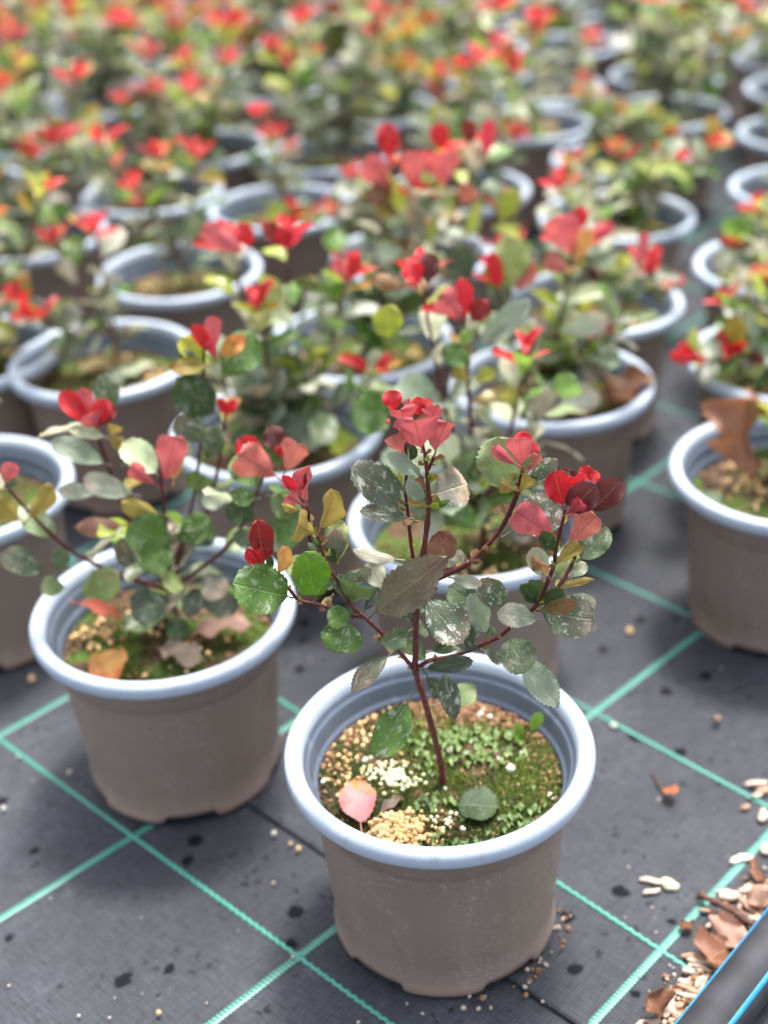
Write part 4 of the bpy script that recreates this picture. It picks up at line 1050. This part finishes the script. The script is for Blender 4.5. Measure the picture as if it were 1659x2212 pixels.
chips = [(1000, 820, .017, .0075, 10, M_WHITE, 'white lumpy chip lying on the green tape', None), (240, 1000, .016, .006, -18, M_CHIP, 'whitish chip above its twin beside a mossy crumb', None), (250, 1092, .013, .005, 16, M_CHIP, 'pinkish chip below its twin beside a mossy crumb', None),
    (400, 1035, .013, .010, -35, M_PALE, 'pale mossy crumb on the open cloth with two chips at its side', None)]
for q in ((855, 1092, .011, .004, 0), (640, 1680, .018, .005, -25), (600, 1640, .016, .005, -10), (680, 1735, .013, .004, -30), (560, 1760, .008, .006, 0), (600, 1925, .022, .005, -25), (540, 1965, .018, .004, -15), (415, 2030, .012, .004, 60), (480, 2140, .008, .006, 0), (390, 2110, .010, .006, 40), (215, 2205, .018, .006, 12), (1065, 1225, .022, .004, -60), (1080, 1310, .013, .006, -30), (1050, 1070, .013, .007, 20), (720, 1255, .012, .004, -20), (830, 1400, .012, .0045, -70), (1130, 180, .018, .006, 5), (1190, 240, .012, .008, 30), (1190, 450, .014, .008, 70), (1140, 280, .008, .005, 0), (780, 1455, .006, .005, 0), (650, 1850, .012, .004, 50), (1160, 1330, .010, .006, 0), (1040, 380, .007, .005, 40), (520, 1850, .008, .005, 0), (1000, 1290, .010, .004, 0), (1200, 1050, .012, .006, 80), (740, 1380, .006, .004, 0), (1215, 730, .012, .010, 60), (460, 2060, .010, .005, 20), (900, 1130, .014, .010, 10)):
    chips.append(q + (M_CHIP if len(chips) % 3 else M_CHIPD, LL, LG))
for k, (x, y, L, wd, an, mt, lb, gp) in enumerate(chips): chip(*lz(x, y), L, wd, an, mt, lb, gp, 400 + k, z=.002 if k < 4 else .003)
tw = [atz(*lz(650, 1120), GZ + .006), atz(*lz(800, 1190), GZ + .009), atz(*lz(950, 1270), GZ + .007), atz(*lz(1110, 1380), GZ + .006)]
V, Fc = tube(smooth_path(tw, 5), [.0018 + .0009 * math.sin(i * 1.7) + .0008 for i in range(16)], 8); tag(link('dead_twig', mesh('dead_twig', V, Fc), M_TWIG), 'thick dark broken twig lying across the litter beside the pipe', 'twig')
tw = [atz(*lz(255, 105), GZ + .002), atz(*lz(320, 185), GZ + .005), atz(*lz(380, 250), GZ + .003)]
V, Fc = tube(smooth_path(tw, 5), [.0009] * 11, 6); tag(link('dead_twig', mesh('dead_twig', V, Fc), M_TWIG), 'thin short red brown stalk lying alone on the open cloth', 'twig')
def gl(a, b, c, d, W, kind, label, z1=.004, z2=.010, **kw): return loose_leaf(*lz(a, b), *lz(c, d), GZ + z1, GZ + z2, W, kind, label, **kw)
gl(345, 230, 450, 270, .012, 'orange', 'tiny orange leaf scrap at the end of a thin stalk', fold=20, shape=RO, seed=41)['top_colour'] = list(rgb(196, 104, 66))
gl(820, 1560, 1020, 1380, .034, 'deadp', 'pinkish brown crumpled dead leaf against the pipe', z2=.014, fold=18, shape=RO, seed=42, pet=.03, wave=.14)
gl(930, 1560, 720, 1680, .038, 'dead', 'orange brown cupped dead leaf against the pipe, below a pinkish one', z2=.012, fold=26, shape=RO, seed=43, pet=.03, wave=.1)
gl(350, 2150, 190, 1980, .030, 'dead', 'curled tan brown dead leaf on the cloth by the soil heap', z2=.014, fold=48, shape=EL, seed=44, pet=.05, wave=.12)
gl(1190, 960, 1070, 920, .024, 'dead', 'small chestnut dead leaf bit in the litter above the tan one', fold=24, shape=RO, seed=45, pet=.05)
gl(1180, 1240, 1120, 1030, .026, 'deadp', 'tan dead leaf strip standing in the litter near the pipe', z2=.016, fold=30, shape=EL, seed=46, pet=.05)
gl(500, 1340, 575, 1420, .011, 'dead', 'small rust brown scrap lying on the green tape', z2=.005, fold=16, shape=EL, seed=47, pet=.05, wave=.2)
rs = random.Random(3); grit, fine, dots = Bag(), Bag(), Bag()
for i in range(900):                                       # soil heap along the pipe
    t = rs.random(); x, y = lz(380 + 780 * t + rs.gauss(0, 90), 2230 - 1000 * t + rs.gauss(0, 110)); p = atz(x, y, GZ)
    if (p - pc).dot(side) < -.016: (grit if i % 3 else fine).grain((p.x, p.y, GZ + .001), rs.uniform(.0006, .0022), .4, rs)
for i in range(1200):
    t = rs.uniform(-.25, 1.6); p = pc + pd * (t * .5) - side * (.020 + abs(rs.gauss(0, .010))); (grit if i % 4 else fine).grain((p.x, p.y, GZ + .001 + max(0, rs.gauss(.001, .001))), rs.uniform(.0007, .002), .4, rs)
for i in range(300):
    p = pc + pd * rs.uniform(-.2, .6) + side * (.022 + abs(rs.gauss(0, .02))); (grit if i % 3 else fine).grain((p.x, p.y, GZ + .001), rs.uniform(.0008, .003), .4, rs)
for i in range(34):                                        # crumbs at the foot of the front pot
    a = rs.uniform(-1.5, -.1); p = Vector((HX, HY, 0)) + Vector((math.cos(a), math.sin(a), 0)) * rs.gauss(.083, .004); (fine if i % 2 else grit).grain((p.x, p.y, GZ + .001), rs.uniform(.0008, .0022), .4, rs)
for i in range(95): x, y = rs.uniform(0, 1659), rs.uniform(1000, 2212); p = atz(x, y, GZ); dots.grain((p.x, p.y, GZ + .0006), rs.uniform(.0004, .0013), .3, rs)
for nm, b, mt, lb in (('soil_grit', grit, M_BROWN, 'brown soil grit spilled along the pipe and pot foot'), ('pale_grit', fine, M_CHIP, 'pale crumbs mixed into the spilled soil'), ('scattered_specks', dots, M_CHIP, 'pale specks scattered over the dark cloth')):
    o = b.build(nm, mt, None); tag(o, lb, 'grit', kind='stuff')
for k, (x, y, rr, mt) in enumerate(((645, 1833, .0022, M_TAN), (628, 1822, .0018, M_TAN), (592, 1800, .0022, M_WHITE), (1360, 1363, .0035, M_TAN), (1325, 1568, .0028, M_WHITE), (1550, 1552, .0026, M_CHIPD), (150, 1668, .0022, M_CHIP), (68, 1465, .0035, M_TAN), (8, 1745, .0022, M_WHITE), (343, 2187, .0020, M_TAN))):
    p = atz(x, y, GZ + rr); b = Bag(); b.grain((0, 0, 0), rr, .15, rs); o = link('loose_granule', mesh('loose_granule', b.V, b.F), mt); o.location = p
    tag(o, 'single loose granule dropped on the dark ground cloth', 'granule', 'granules dropped on the cloth')
